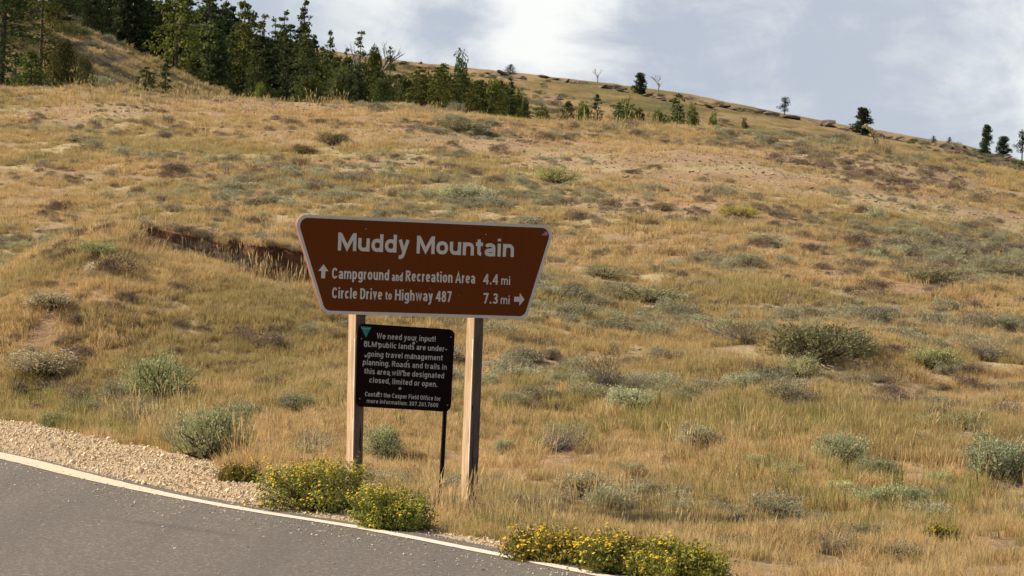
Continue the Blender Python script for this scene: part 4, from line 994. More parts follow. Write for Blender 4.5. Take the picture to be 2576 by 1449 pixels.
# ------------------------------------------------------------------ rock outcrops along the ridge
M_rock = stone_mat('ridge_rock', (0.11, 0.075, 0.06), (0.27, 0.20, 0.155), False)
ROCKM = [rock_mesh('outcrop_rock_%d' % i, 60 + i, 2, 0.55, 0.4) for i in range(5)]
OUT = [(1243, 190, 66, 'long flat pale rock band on the ridge behind the thicket'), (1295, 196, 40, 'dark slanting rock right of the tiny ridge fir'), (1379, 198, 44, 'low rock ledge left of the bare forked tree'), (1433, 208, 50, 'stepped dark rock ledge below the bare forked tree'),
 (1460, 207, 26, 'small rock at the right end of the stepped ledge'), (1396, 250, 36, 'isolated dark rock lower on the far hillside'), (1533, 222, 62, 'long dark outcrop right under the bare forked tree'), (1563, 231, 30, 'blocky rock left of the dark oval pine'),
 (1640, 246, 48, 'dark slabs right of the dark oval pine'), (1677, 254, 34, 'rounded rocks below the bare grey tree'), (1767, 267, 52, 'pale topped outcrop right of the dark swale conifer'), (1830, 274, 36, 'low rocks midway along the ridge'),
 (1905, 284, 26, 'small rock left of the ragged pine'), (1968, 297, 84, 'largest dark outcrop, under the ragged pine'), (2070, 317, 56, 'reddish dark outcrop between the ragged and the broad pine'), (2120, 326, 32, 'small dark rock just left of the broad pine'),
 (2214, 343, 30, 'small rock just right of the broad pine'), (2244, 350, 24, 'last small rock right of the broad pine'), (2377, 372, 60, 'dark slanting outcrop below the two tiny firs'), (2414, 376, 36, 'dark rock between the tiny firs and the tall narrow pine'),
 (2455, 383, 46, 'red-brown rock at the foot of the tall narrow pine'), (2512, 398, 54, 'dark rocks below the lower rounded pine'), (1009, 164, 34, 'rocks on the skyline right of the last slender fir'), (1060, 161, 24, 'small skyline rock left of the pointed juniper')]
for px, py, w, lb in OUT:
    g = ground(px, py, True, 210); Y = min(g.y, 448); v = ray(px, py); x = v.x * Y; k_ = FPX / Y; W = w / k_
    e = empty('rock_outcrop', (x, Y, float(h(x, Y)[0])), lb, 'rock', 'rock outcrops along the far ridge')
    nR = max(2, int(W / 0.9))
    for j in range(nR):
        t_ = (j + .5) / nR - .5; o = link('rock', random.choice(ROCKM), M_rock, e)
        gx = x + t_ * W; gy = Y + random.uniform(-1, .8); o.location = (t_ * W, gy - Y, float(h(gx, gy)[0]) - float(h(x, Y)[0]) + random.uniform(-.1, .25))
        s_ = random.uniform(1.4, 2.5) * min(1.4, .5 + W / 4.5); o.scale = (s_ * 1.5, s_, s_ * random.uniform(.5, .85)); o.rotation_euler = (random.uniform(-.15, .15), random.uniform(0, .25), random.uniform(0, 6.28))
# brush and grass texture of the far slopes
def far_pts(n, y0, y1, thr, seed):
    x, y = wedge(n, y0, y1, 0.165); k = fbm(x, y * .5, 0.06, seed, 4) + rng.normal(0, .07, n) > thr; x, y = x[k], y[k]; return x, y, h(x, y)
x, y, z = far_pts(9000, 150, 425, 0.575, 131); n = len(x); s = rng.lognormal(math.log(1.0), .4, n).clip(.4, 2.2); rot = np.stack([np.zeros(n), np.zeros(n), rng.uniform(0, 6.28, n)], 1)
fm_ = []
for m_, mt in ((MAT_[0], M_scrub), (MAT_[1], M_brown), (MAT_[2], M_scrub), (MAT_[3], M_broad)):
    q = m_[0].copy(); q.materials.clear(); fm_.append((q, mt))
scatter('hillside_brush', np.stack([x, y, z], 1), rot, np.stack([s, s, s * .8], 1), rng.integers(0, 4, n), fm_, 'low brush dotting the far hillside and the knoll')
x, y, z = far_pts(30000, 120, 260, 0.40, 141); n = len(x); s = rng.uniform(1.1, 2.4, n); rot = np.stack([rng.normal(0, .1, n), rng.normal(0, .1, n), rng.uniform(0, 6.28, n)], 1)
scatter('hillside_grass', np.stack([x, y, z], 1), rot, np.stack([s, s, s * .7], 1), rng.integers(0, 6, n), [(m_.copy(), None) for m_, mt in g2], 'dry grass on the knoll and the hill behind the crest')

# ------------------------------------------------------------------ the signs
ANG = R(28); DS = 28.0
v = ray(1066, 672); SO = Vector((v.x * DS, DS, 0))
gz = float(h(SO.x, SO.y)[0])
sign = empty('direction_sign', (SO.x, SO.y, gz), 'brown trapezoid direction sign with white lettering on two wooden posts', 'sign', rz=ANG)
ux, uy = math.cos(ANG), math.sin(ANG)
def onplane(px, py, yl=0.0):
    """pixel -> (u, v) in the sign's own plane"""
    v = ray(px, py); n_ = Vector((uy, -ux)); P0 = Vector((SO.x, SO.y)) - n_ * yl
    t = (n_.x * P0.x + n_.y * P0.y) / (n_.x * v.x + n_.y)
    X, Yw = v.x * t, t; return (X - SO.x) * ux + (Yw - SO.y) * uy, EYE + v.z * t - gz
def Z1(zx, zy): return onplane((1150 + zx * .42702) * .62891, (830 + zy * .42702) * .62891, -0.02)
def Z3(zx, zy): return onplane((1400 + zx * .26916) * .62891, (1270 + zy * .26916) * .62891, -0.03)
def rounded(cs, r, n=7):
    o = []
    for i, c in enumerate(cs):
        c = Vector(c); a = (Vector(cs[i - 1]) - c).normalized(); b_ = (Vector(cs[(i + 1) % len(cs)]) - c).normalized(); th = a.angle(b_); d = r / math.tan(th / 2)
        p = c + a * d; q = c + b_ * d; ctr = c + (a + b_).normalized() * (r / math.sin(th / 2)); a0 = math.atan2(*(p - ctr).yx); a1 = math.atan2(*(q - ctr).yx)
        while a1 - a0 > math.pi: a1 -= 2 * math.pi
        while a1 - a0 < -math.pi: a1 += 2 * math.pi
        o += [ctr + Vector((math.cos(a0 + (a1 - a0) * k_ / n), math.sin(a0 + (a1 - a0) * k_ / n))) * r for k_ in range(n + 1)]
    return o
def plate(name, outline, y0, y1, mat, parent, bev=0.0):
    n = len(outline); V = [(p.x, y0, p.y) for p in outline] + [(p.x, y1, p.y) for p in outline]
    F = [tuple(range(n)), tuple(range(2 * n - 1, n - 1, -1))] + [(i, n + i, n + (i + 1) % n, (i + 1) % n) for i in range(n)]
    me = bpy.data.meshes.new(name); me.from_pydata(V, [], F); 
    import bmesh
    bm = bmesh.new(); bm.from_mesh(me); bmesh.ops.recalc_face_normals(bm, faces=bm.faces); bm.to_mesh(me); bm.free()
    return link(name, me, mat, parent)
def ring(name, o1, o2, y0, y1, mat, parent):
    n = len(o1); V = [(p.x, y1, p.y) for p in o1] + [(p.x, y1, p.y) for p in o2] + [(p.x, y0, p.y) for p in o1] + [(p.x, y0, p.y) for p in o2]; F = []
    for i in range(n):
        j = (i + 1) % n; F += [(i, j, n + j, n + i), (2 * n + i, 2 * n + j, j, i), (n + i, n + j, 3 * n + j, 3 * n + i)]
    me = bpy.data.meshes.new(name); me.from_pydata(V, [], F)
    import bmesh
    bm = bmesh.new(); bm.from_mesh(me); bmesh.ops.recalc_face_normals(bm, faces=bm.faces); bm.to_mesh(me); bm.free()
    return link(name, me, mat, parent)
def enamel(name, col, rough=0.45, dirt=(0.2, 0.15, 0.1), amt=0.25, spec=0.35):
    m = newmat(name); t = NT(m); p = t.n('ShaderNodeTexCoord').outputs['Object']
    n = t.noise(p, 3, 6, 0.65, 0.4); n2 = t.noise(t.mapping(p, (14, 1, 1.2)), 1.5, 5, 0.7); n3 = t.noise(p, 90, 2)
    f = t.math('MULTIPLY', t.mr(t.math('MULTIPLY', n, n2), 0.2, 0.45), amt)
    c = t.mix(f, col, dirt); c = t.mix(t.math('MULTIPLY', t.mr(n3, 0.70, 0.74), 0.5), c, dirt)
    t.bsdf(c, t.mr(n, .3, .7, rough - .08, rough + .15), None, spec); return m
M_brownp = enamel('brown_sign_sheeting', (0.125, 0.030, 0.003), 0.6, (0.16, 0.055, 0.015), 0.3, 0.08)
M_white = enamel('white_sign_sheeting', (0.56, 0.54, 0.50), 0.5, (0.40, 0.36, 0.31), 0.35, 0.3)
M_edge = enamel('weathered_sign_edge', (0.34, 0.12, 0.075), 0.7, (0.5, 0.36, 0.28), 0.6, 0.2)
M_black = enamel('black_notice_face', (0.008, 0.003, 0.003), 0.7, (0.022, 0.012, 0.01), 0.35, 0.06)
M_letter = enamel('notice_letters', (0.43, 0.42, 0.39), 0.6, (0.22, 0.2, 0.18), 0.5, 0.2)
corners = [Z1(50, 66), Z1(2511, 163), Z1(2237, 1053), Z1(332, 989)]
print('sign corners', corners)
vt = (corners[0][1] + corners[1][1]) / 2; vb = (corners[2][1] + corners[3][1]) / 2
cs = [(corners[0][0], vt), (corners[1][0], vt), (corners[2][0], vb), (corners[3][0], vb)]
def inset(cs, d):
    o = []; n = len(cs)
    for i in range(n):
        a, b_, c = Vector(cs[i - 1]), Vector(cs[i]), Vector(cs[(i + 1) % n]); e1 = (b_ - a).normalized(); e2 = (c - b_).normalized(); n1 = Vector((e1.y, -e1.x)); n2 = Vector((e2.y, -e2.x))
        k_ = d / (1 + n1.dot(n2)); o.append(tuple(b_ + (n1 + n2) * k_))
    return o
BW = 0.025
o_out = rounded(cs, 0.085); o_in = rounded(inset(cs, BW), 0.085 - BW + .008)
plate('panel_edge', rounded(cs, 0.085), -0.018, 0.012, M_edge, sign)
plate('sign_face', o_in, -0.0195, -0.0182, M_brownp, sign)
ring('white_border', o_out, o_in, -0.0182, -0.0208, M_white, sign)
def sup(cx, cy, rx, ry, a0, a1, n=22, e=2.35):
    o = []
    for i in range(n + 1):
        a = math.radians(a0 + (a1 - a0) * i / n); c, s_ = math.cos(a), math.sin(a)
        o.append((cx + rx * math.copysign(abs(c) ** (2 / e), c), cy + ry * math.copysign(abs(s_) ** (2 / e), s_)))
    return o
GW = dict(zip('abcdefghilmnoprstuvwyABCDFHLMORW0123467 8.,!-:', (.54,.56,.52,.56,.54,.36,.56,.55,.20,.20,.88,.55,.57,.56,.37,.51,.35,.55,.52,.80,.53,.68,.62,.66,.65,.55,.69,.53,.87,.68,.63,.94,.56,.36,.56,.56,.58,.56,.55,.30,.56,.20,.18,.20,.34,.20)))
def glyph(ch, w, t):
    h_ = t / 2; X = 0.74; c = w / 2; r_ = w - h_
    S_ = lambda x, a, b_: [(x, a), (x, b_)]
    bowl = sup(c, X / 2, c - h_, X / 2 - h_, 0, 360)
    arch = lambda x0, x1: sup((x0 + x1) / 2, X - h_ - .24, (x1 - x0) / 2, .24, 180, 0, 12) + [(x1, 0)]
    G = {
     'o': [bowl], 'b': [S_(h_, 0, 1), bowl], 'd': [S_(r_, 0, 1), bowl], 'p': [S_(h_, -.28, X), bowl],
     'g': [S_(r_, X, .05)[:1] + [(r_, -.06)] + sup(c, -.06, c - h_, .22 - h_, 0, -155, 12), bowl],
     'c': [sup(c, X / 2, c - h_, X / 2 - h_, 38, 322)], 'e': [[(h_ * 1.4, X * .5), (r_, X * .5)] , sup(c, X / 2, c - h_, X / 2 - h_, 0, 318)],
     'a': [[(r_, 0), (r_, X * .62)] + sup(c, X * .62, c - h_, X * .38 - h_, 0, 158, 12), [(r_, X * .57)] + sup(c + .02, X * .29, c - h_ + .01, X * .29 - h_ * .9, 90, 290, 16) + [(r_, X * .17)]],
     'u': [[(h_, X)] + sup(c, h_ + .24, c - h_, .24, 180, 360, 12), S_(r_, 0, X)], 'n': [S_(h_, 0, X), arch(h_, r_)], 'h': [S_(h_, 0, 1), arch(h_, r_)],
     'm': [S_(h_, 0, X), arch(h_, c), arch(c, r_)], 'r': [S_(h_, 0, X), sup(w * .92, X * .5, w * .92 - h_, X * .5 - h_, 165, 95, 8)], 'i': [S_(c, 0, X), S_(c, .87, 1.02)], 'l': [S_(c, 0, 1)],
     't': [[(w * .45, .93), (w * .45, .24)] + sup(w * .45 + .2, .2, .2, .2 - h_, 180, 262, 8), [(0, X - h_ * .8), (w, X - h_ * .8)]],
     'f': [[(w * .42, 0), (w * .42, .78)] + sup(w * .42 + .2, .80, .2, .22 - h_, 180, 98, 8), [(0, X - h_ * .8), (w * .95, X - h_ * .8)]],
     's': [sup(c, X * .74, c - h_, X * .26 - h_ * .7, 25, 245, 14) + sup(c, X * .27, c - h_, X * .27 - h_ * .8, 75, -155, 14)],
     'v': [[(h_, X), (c, h_ * .9), (r_, X)]], 'w': [[(h_, X), (w * .28, h_), (c, X * .92), (w * .72, h_), (r_, X)]],
     'y': [[(h_, X), (c + .01, .04)], [(r_, X), (w * .47, -.08), (w * .36, -.2), (w * .22, -.245), (w * .06, -.235)]],
     'A': [[(h_ * .6, 0), (c, 1 - h_ * .5), (w - h_ * .6, 0)], [(w * .2, .3), (w * .8, .3)]],
     'B': [S_(h_, 0, 1), [(h_, 1 - h_), (w * .5, 1 - h_)] + sup(w * .5, .76, w * .42 - h_ * .6, .24 - h_, 90, -90, 12) + [(h_, .52)], [(w * .5, .52)] + sup(w * .5, .26, w * .5 - h_, .26, 90, -90, 12)[:-1] + [(w * .5, h_), (h_, h_)]],
     'C': [sup(c, .5, c - h_, .5 - h_, 32, 328, 28)], 'O': [sup(c, .5, c - h_, .5 - h_, 0, 360, 28)], '0': [sup(c, .5, c - h_, .5 - h_, 0, 360, 28)],
     'D': [S_(h_, 0, 1), [(h_, 1 - h_), (w * .42, 1 - h_)] + sup(w * .42, .5, w * .58 - h_, .5 - h_, 90, -90, 18) + [(h_, h_)]], 'F': [S_(h_, 0, 1), [(h_, 1 - h_), (w, 1 - h_)], [(h_, .5), (w * .9, .5)]],
     'H': [S_(h_, 0, 1), S_(r_, 0, 1), [(h_, .52), (r_, .52)]], 'L': [[(h_, 1), (h_, h_), (w, h_)]], 'M': [S_(h_, 0, 1), S_(r_, 0, 1), [(h_ * 1.5, 1 - h_ * .9), (c, h_ * 1.6), (w - h_ * 1.5, 1 - h_ * .9)]],
     'R': [S_(h_, 0, 1), [(h_, 1 - h_), (w * .5, 1 - h_)] + sup(w * .5, .73, w * .46 - h_, .27 - h_, 90, -90, 12) + [(h_, .46)], [(w * .5, .44), (w - h_ * .7, 0)]], 'W': [[(h_ * .8, 1), (w * .27, h_), (c, .93), (w * .73, h_), (w - h_ * .8, 1)]],
     '1': [S_(w * .68, 0, 1), [(0.02, .78), (w * .68, 1 - h_)]], '2': [sup(c, .71, c - h_, .29 - h_, 165, -25, 14) + [(h_ * 1.3, h_), (w, h_)]],
     '3': [sup(c * .95, .745, c - h_ * 1.2, .255 - h_, 158, -78, 14) + [(w * .38, .52)], [(w * .38, .52)] + sup(c * .95, .275, c - h_, .275 - h_, 78, -158, 14)],
     '4': [S_(w * .74, 0, 1), [(w * .74 - h_ * .5, 1 - h_), (h_ * .9, .31), (w, .31)]], '6': [sup(c, .32, c - h_, .32 - h_, 0, 360), [(w * .80, 1 - h_)] + sup(w * .85, .34, w * .85 - h_, .64 - h_, 100, 172, 10)],
     '7': [[(0, 1 - h_), (w - h_ * 1.2, 1 - h_), (w * .34, 0)]], '8': [sup(c, .745, c - h_ * 1.3, .255 - h_, 0, 360), sup(c, .275, c - h_, .275 - h_ * .6, 0, 360)],
     '.': [S_(c, 0, t * 1.05)], ',': [[(c, t), (c, 0), (c - .06, -.13)]], '!': [S_(c, 0, t * 1.05), S_(c, .3, 1)], '-': [[(0, .38), (w, .38)]], ':': [S_(c, 0, t * 1.05), S_(c, X - t * 1.05, X)]}
    return G[ch]
def text(body, pL, pR, cap, mat, parent, name, yl, wt=0.17, sp=.12):
    a = Vector(pL); b_ = Vector(pR); L_ = (b_ - a).length / cap; d = (b_ - a).normalized(); up = Vector((-d.y, d.x))
    def run(k_):
        x = 0; o = []
        for i, ch in enumerate(body):
            if ch == ' ': x += .27 * k_; continue
            w = max(GW[ch] * k_, wt * 1.1); o.append((ch, x, w)); x += w + sp * k_
        return o[-1][1] + o[-1][2], o
    lo, hi = 0.3, 2.5
    for _ in range(40):
        m_ = (lo + hi) / 2; lo, hi = (m_, hi) if run(m_)[0] < L_ else (lo, m_)
    V = []; F = []; cnt = 0
    for ch, x0, w in run(lo)[1]:
        tw = wt if ch not in 'mw' else wt * .92
        for st_ in glyph(ch, w, tw):
            P = [Vector(p) for p in st_]; P = [p for i, p in enumerate(P) if i == 0 or (p - P[i - 1]).length > 1e-4]; n = len(P); closed = (P[0] - P[-1]).length < 1e-3
            k0 = len(V); cnt += 1; yo = yl - 0.00012 * (cnt % 4)
            for i, p in enumerate(P):
                e1 = (p - (P[i - 1] if i else (P[-2] if closed else p))); e2 = ((P[i + 1] if i < n - 1 else (P[1] if closed else p)) - p)
                if e1.length < 1e-6: e1 = e2
                if e2.length < 1e-6: e2 = e1
                e1.normalize(); e2.normalize(); n1 = Vector((-e1.y, e1.x)); n2 = Vector((-e2.y, e2.x)); mm = n1 + n2
                mm = n1 if mm.length < .2 else mm.normalized(); q = mm * (tw / 2 / max(.45, mm.dot(n1)))
                for sgn in (1, -1):
                    r = p + q * sgn; g_ = a + (d * (x0 + r.x) + up * r.y) * cap; V.append((g_.x, yo, g_.y))
            F += [(k0 + 2 * i, k0 + 2 * i + 2, k0 + 2 * i + 3, k0 + 2 * i + 1) for i in range(n - 1)]
    me = bpy.data.meshes.new(name); me.from_pydata(V, [], F); me.update()
    if me.polygons[0].normal.y > 0: me.flip_normals()
    return link(name, me, mat, parent)
S1 = .42702 * .62891 / FPX * DS                          # metres per zoom pixel, vertically
def line1(body, zx0, zx1, zb0, zb1, cap, bold=0.15, name='lettering'):
    a = Z1(zx0, zb0); b_ = Z1(zx1, zb1); vm = (a[1] + b_[1]) / 2; text(body, (a[0], vm), (b_[0], vm), cap * S1, M_white, sign, name, -0.0212, bold, .085 if name == 'title_lettering' else .12)
line1('Muddy Mountain', 470, 2118, 402, 465, 166, 0.205, 'title_lettering')
line1('Campground', 415, 950, 666, 682, 100, 0.165); line1('and', 975, 1078, 688, 690, 80, 0.165); line1('Recreation Area', 1105, 1755, 690, 712, 100, 0.165)
line1('4.4', 1832, 1970, 720, 722, 98, 0.17); line1('mi', 2000, 2085, 723, 725, 80, 0.165)
line1('Circle Drive', 415, 885, 850, 862, 100, 0.165); line1('to', 915, 975, 863, 865, 80, 0.165); line1('Highway 487', 1005, 1535, 868, 885, 100, 0.165)
line1('7.3', 1832, 1970, 898, 902, 98, 0.17); line1('mi', 1995, 2080, 903, 906, 80, 0.165)
def arrow(cx, cz, w, hh, rot, name):
    P = [(-.19, -.5), (.19, -.5), (.19, .02), (.5, .02), (0, .5), (-.5, .02), (-.19, .02)]; c = Vector(Z1(cx, cz)); ca_, sa_ = math.cos(rot), math.sin(rot)
    V = []
    for x, y in P: x *= w * S1 / .9; y *= hh * S1; V.append((c.x + x * ca_ - y * sa_, -0.0212, c.y + x * sa_ + y * ca_))
    me = bpy.data.meshes.new(name); me.from_pydata(V, [], [(0, 1, 2, 6), (3, 4, 5), (2, 3, 5, 6)]); 
    if me.polygons[0].normal.y > 0: me.flip_normals()
    link(name, me, M_white, sign)
arrow(335, 598, 96, 128, 0, 'up_arrow'); arrow(2171, 860, 112, 112, -math.pi / 2, 'right_arrow')
# small flag sticker in the corner
c0 = Vector(Z1(2385, 222)); c1 = Vector(Z1(2436, 264)); mr_ = MB(); 
fl = flat('sticker_red', (0.30, 0.035, 0.04), .6); fw = flat('sticker_white', (0.42, 0.36, 0.36), .6); fb = flat('sticker_blue', (0.03, 0.05, 0.14), .6)
def rect(x0, z0, x1, z1, y, mat, name, parent=None):
    me = bpy.data.meshes.new(name); me.from_pydata([(x0, y, z0), (x1, y, z0), (x1, y, z1), (x0, y, z1)], [], [(0, 1, 2, 3)]); 
    if me.polygons[0].normal.y > 0: me.flip_normals()
    return link(name, me, mat, parent or sign)
stk = rect(c0.x, c1.y, c1.x, c0.y, -0.0214, fw, 'flag_sticker'); Hs = c0.y - c1.y
for i in range(4): rect(c0.x, c1.y + Hs * (i * 2) / 7, c1.x, c1.y + Hs * (i * 2 + 1) / 7, -0.0218, fl, 'stripe', stk)
rect(c0.x, c1.y + Hs * 3 / 7, c0.x + (c1.x - c0.x) * .42, c0.y, -0.0222, fb, 'canton', stk)
# pale chips and scratches on the face
for zx, zy, w_ in ((735, 200, 12), (1858, 252, 10), (1340, 760, 9), (1605, 825, 8)):
    c = Vector(Z1(zx, zy)); rect(c.x - w_ * S1 * .6, c.y - w_ * S1 * .4, c.x + w_ * S1 * .6, c.y + w_ * S1 * .4, -0.0200, fw if w_ == 10 else M_edge, 'paint_chip')
# posts
def wood_mat():
    m = newmat('weathered_post_wood'); t = NT(m); p = t.n('ShaderNodeTexCoord').outputs['Object']
    g1 = t.noise(t.mapping(p, (9, 9, 0.55)), 3, 7, 0.7, 1.2); g2_ = t.noise(t.mapping(p, (40, 40, 1.0)), 3, 3, 0.6); k_ = t.noise(p, 2.3, 3, .5)
    col = t.mix(t.mr(g1, 0.35, 0.65), (0.36, 0.25, 0.16), (0.66, 0.49, 0.32)); col = t.mix(t.mr(g2_, 0.5, 0.7, 0, .6), col, (0.17, 0.115, 0.085)); col = t.mix(t.mr(k_, .45, .7, 0, .5), col, (0.42, 0.24, 0.13))
    t.bsdf(col, 0.9, t.bump(t.math('ADD', g1, g2_), 0.6, 0.006), 0.15); return m
M_wood = wood_mat(); M_crack = flat('wood_crack', (0.02, 0.014, 0.01), 1.0, 0.0)
M_front = bark_mat('dark_brown_post_front', (0.085, 0.062, 0.055), (0.17, 0.125, 0.108), 14)  # darker brown for the front faces of the posts, paler wood elsewhere
def post(topL, botL, name='post'):
    """topL, botL: pixel of the front face's left edge, high and low"""
    u0, v0 = onplane(*topL, 0.014); u1, v1 = onplane(*botL, 0.014); sl = (u0 - u1) / (v0 - v1); w_, d_ = 0.089, 0.140
    zt = cs[0][1] - 0.06; zb = -0.5; n = 14; V = []; F = []; ch = 0.006
    sec = [(ch, 0), (w_ - ch, 0), (w_, ch), (w_, d_ - ch), (w_ - ch, d_), (ch, d_), (0, d_ - ch), (0, ch)]
    r = random.Random(int(topL[0]))
    for i in range(n + 1):
        z = zb + (zt - zb) * i / n; u = u1 + sl * (z - v1)
        V += [(u + a + r.uniform(-.001, .001), 0.014 + b_ + r.uniform(-.0012, .0012), z) for a, b_ in sec]
    for i in range(n):
        for k_ in range(8): F.append((i * 8 + k_, i * 8 + (k_ + 1) % 8, (i + 1) * 8 + (k_ + 1) % 8, (i + 1) * 8 + k_))
    F.append(tuple(range(n * 8, n * 8 + 8)))
    me = bpy.data.meshes.new(name); me.from_pydata(V, [], F); me.materials.append(M_wood); me.materials.append(M_front)
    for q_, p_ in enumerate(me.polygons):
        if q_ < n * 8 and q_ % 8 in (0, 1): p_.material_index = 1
    o = link(name, me, None, sign); return o, (lambda z: u1 + sl * (z - v1))
# edge between the lit side and the shaded front, top and bottom (zoom of 600x750 at 1380,1260, x0.5177)
def Q(zx, zy): return ((1380 + zx * .5177) * .62891, (1260 + zy * .5177) * .62891)
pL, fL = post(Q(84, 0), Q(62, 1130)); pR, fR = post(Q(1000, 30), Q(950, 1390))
def crack(p, f, z0, z1, w_, du, par):
    V = []; n = 6
    for i in range(n + 1):
        z = z0 + (z1 - z0) * i / n; ww = w_ * math.sin(math.pi * (i + .3) / (n + .6)) + .0006; V += [(f(z) + du - ww + .002 * math.sin(i * 2), 0.0118, z), (f(z) + du + ww + .002 * math.sin(i * 2), 0.0118, z)]
    me = bpy.data.meshes.new('crack'); me.from_pydata(V, [], [(2 * i, 2 * i + 1, 2 * i + 3, 2 * i + 2) for i in range(n)]); 
    if me.polygons[0].normal.y > 0: me.flip_normals()
    link('crack', me, M_crack, par)
crack(pL, fL, .42, .66, .004, .060, pL); crack(pR, fR, .2, .75, .0016, .03, pR); crack(pR, fR, .78, .84, .004, .012, pR); crack(pL, fL, .1, .36, .002, .03, pL)
# white cap strip (peeling paint) on the near corner of the right post
for f, par, z0, z1 in ((fR, pR, .05, 1.38), (fL, pL, .35, 1.36)):
    V = []; n = 30; rr = random.Random(5)
    for i in range(n + 1):
        z = z0 + (z1 - z0) * i / n; V += [(f(z) - .0012, .016 , z), (f(z) - .0012, .034 + rr.uniform(-.007, .004), z)]
    me = bpy.data.meshes.new('paint_strip'); me.from_pydata(V, [], [(2 * i, 2 * i + 1, 2 * i + 3, 2 * i + 2) for i in range(n)])
    link('paint_strip', me, enamel('old_white_paint', (0.66, 0.60, 0.50), .7, (.4, .3, .2), .7), par)
# bolts on the border
M_bolt = flat('galvanised_bolt', (0.30, 0.29, 0.27), .5, .5)
def bolt(u, v_, y, par, r=0.006, mat=None):
    mb = MB(); n = 8; V = [(u + math.cos(i * math.tau / n) * r, y, v_ + math.sin(i * math.tau / n) * r) for i in range(n)] + [(u + math.cos(i * math.tau / n) * r * .7, y - .005, v_ + math.sin(i * math.tau / n) * r * .7) for i in range(n)]
    mb.add(V, [(i, (i + 1) % n, n + (i + 1) % n, n + i) for i in range(n)] + [tuple(range(n, 2 * n))]); link('bolt', mb.mesh('bolt'), mat or M_bolt, par)

# --- black notice
k3 = [Vector(Z3(115, 85)), Vector(Z3(1560, 180)), Vector(Z3(1495, 1405)), Vector(Z3(75, 1320))]
print('notice corners', k3)
pu, pv = onplane(*Q(735, 1300), 0.03)
notice = empty('notice_sign', sign.matrix_world.to_translation() if False else (SO.x + pu * ux, SO.y + pu * uy, gz), 'black square notice with grey lettering and teal emblem on a thin dark pole', 'sign', rz=ANG)
OFF = Vector((pu, 0))
def N3(zx, zy): return Vector(Z3(zx, zy)) - OFF
k3 = [k - OFF for k in k3]
edge_m = flat('notice_edge', (0.045, 0.014, 0.010), .6, .3, .3)
plate('notice_panel', rounded([tuple(k) for k in k3], 0.055), -0.030, -0.0275, M_black, notice)
plate('backing_edge', rounded([tuple(k) for k in inset([tuple(q) for q in k3], 0.0015)], 0.055), -0.0275, -0.022, edge_m, notice)
S3 = .26916 * .62891 / FPX * DS
for body, a0, a1, b0, b1, cap in (('We need your input!', 395, 1270, 314, 362, 84), ('BLM public lands are under-', 205, 1440, 430, 508, 82), ('going travel management', 255, 1375, 580, 640, 82), ('planning. Roads and trails in', 188, 1435, 702, 778, 82),
                                  ('this area will be designated', 208, 1395, 834, 906, 82), ('closed, limited or open.', 285, 1298, 966, 1034, 82), ('Contact the Casper Field Office for', 220, 1345, 1168, 1240, 66), ('more information: 307.261.7600', 248, 1308, 1268, 1334, 62)):
    text(body, N3(a0, b0), N3(a1, b1), cap * S3, M_letter, notice, 'lettering', -0.0306, 0.175)
M_teal = flat('teal_emblem', (0.015, 0.20, 0.20), .5, .3, .2); M_tealg = flat('green_emblem', (0.03, 0.22, 0.10), .5, .3); M_pale = flat('emblem_line', (0.20, 0.36, 0.35), .5, .3)
def tri(P, y, mat, name, par):
    me = bpy.data.meshes.new(name); V = [(N3(*p).x, y, N3(*p).y) for p in P]; me.from_pydata(V, [], [tuple(range(len(V)))])
    if me.polygons[0].normal.y > 0: me.flip_normals()
    return link(name, me, mat, par)
em = tri([(155, 130), (318, 145), (235, 300)], -0.0306, M_teal, 'triangle_emblem', notice)
tri([(195, 205), (272, 222), (235, 296)], -0.0309, M_tealg, 'emblem_field', em); tri([(168, 152), (232, 168), (262, 160), (300, 166), (296, 173), (262, 168), (232, 177), (172, 160)], -0.0312, M_pale, 'mountain_line', em)
tri([(262, 185), (275, 190), (262, 235), (252, 240)], -0.0312, flat('emblem_dark', (0.01, .06, .08), .5), 'tree_mark', em)
# bullet pocks and bolts
M_pock = flat('pocked_metal', (0.38, 0.34, 0.25), .6, .4, .4, 60)
def pock(zx, zy, r, rx=1.3):
    c = N3(zx, zy); rr = random.Random(zx); V = [(c.x, -0.0317, c.y)]; n = 9
    for i in range(n):
        a = i * math.tau / n; q = r * S3 * rr.uniform(.7, 1.15); V.append((c.x + math.cos(a) * q * rx, -0.0315, c.y + math.sin(a) * q))
    me = bpy.data.meshes.new('bullet_pock'); me.from_pydata(V, [], [(0, i + 1, (i + 1) % n + 1) for i in range(n)])
    if me.polygons[0].normal.y > 0: me.flip_normals()
    link('bullet_pock', me, M_pock, notice)
for a in ((945, 382, 20), (990, 358, 10), (425, 388, 16), (232, 572, 20), (410, 540, 18), (858, 640, 11), (930, 548, 9), (745, 722, 16), (790, 800, 20), (740, 1055, 24), (425, 1125, 22), (588, 862, 10)): pock(*a)
for zx, zy in ((168, 312), (1497, 292), (145, 1208), (1448, 1302)): c = N3(zx, zy); bolt(c.x, c.y, -0.0305, notice, .0055, M_pock)
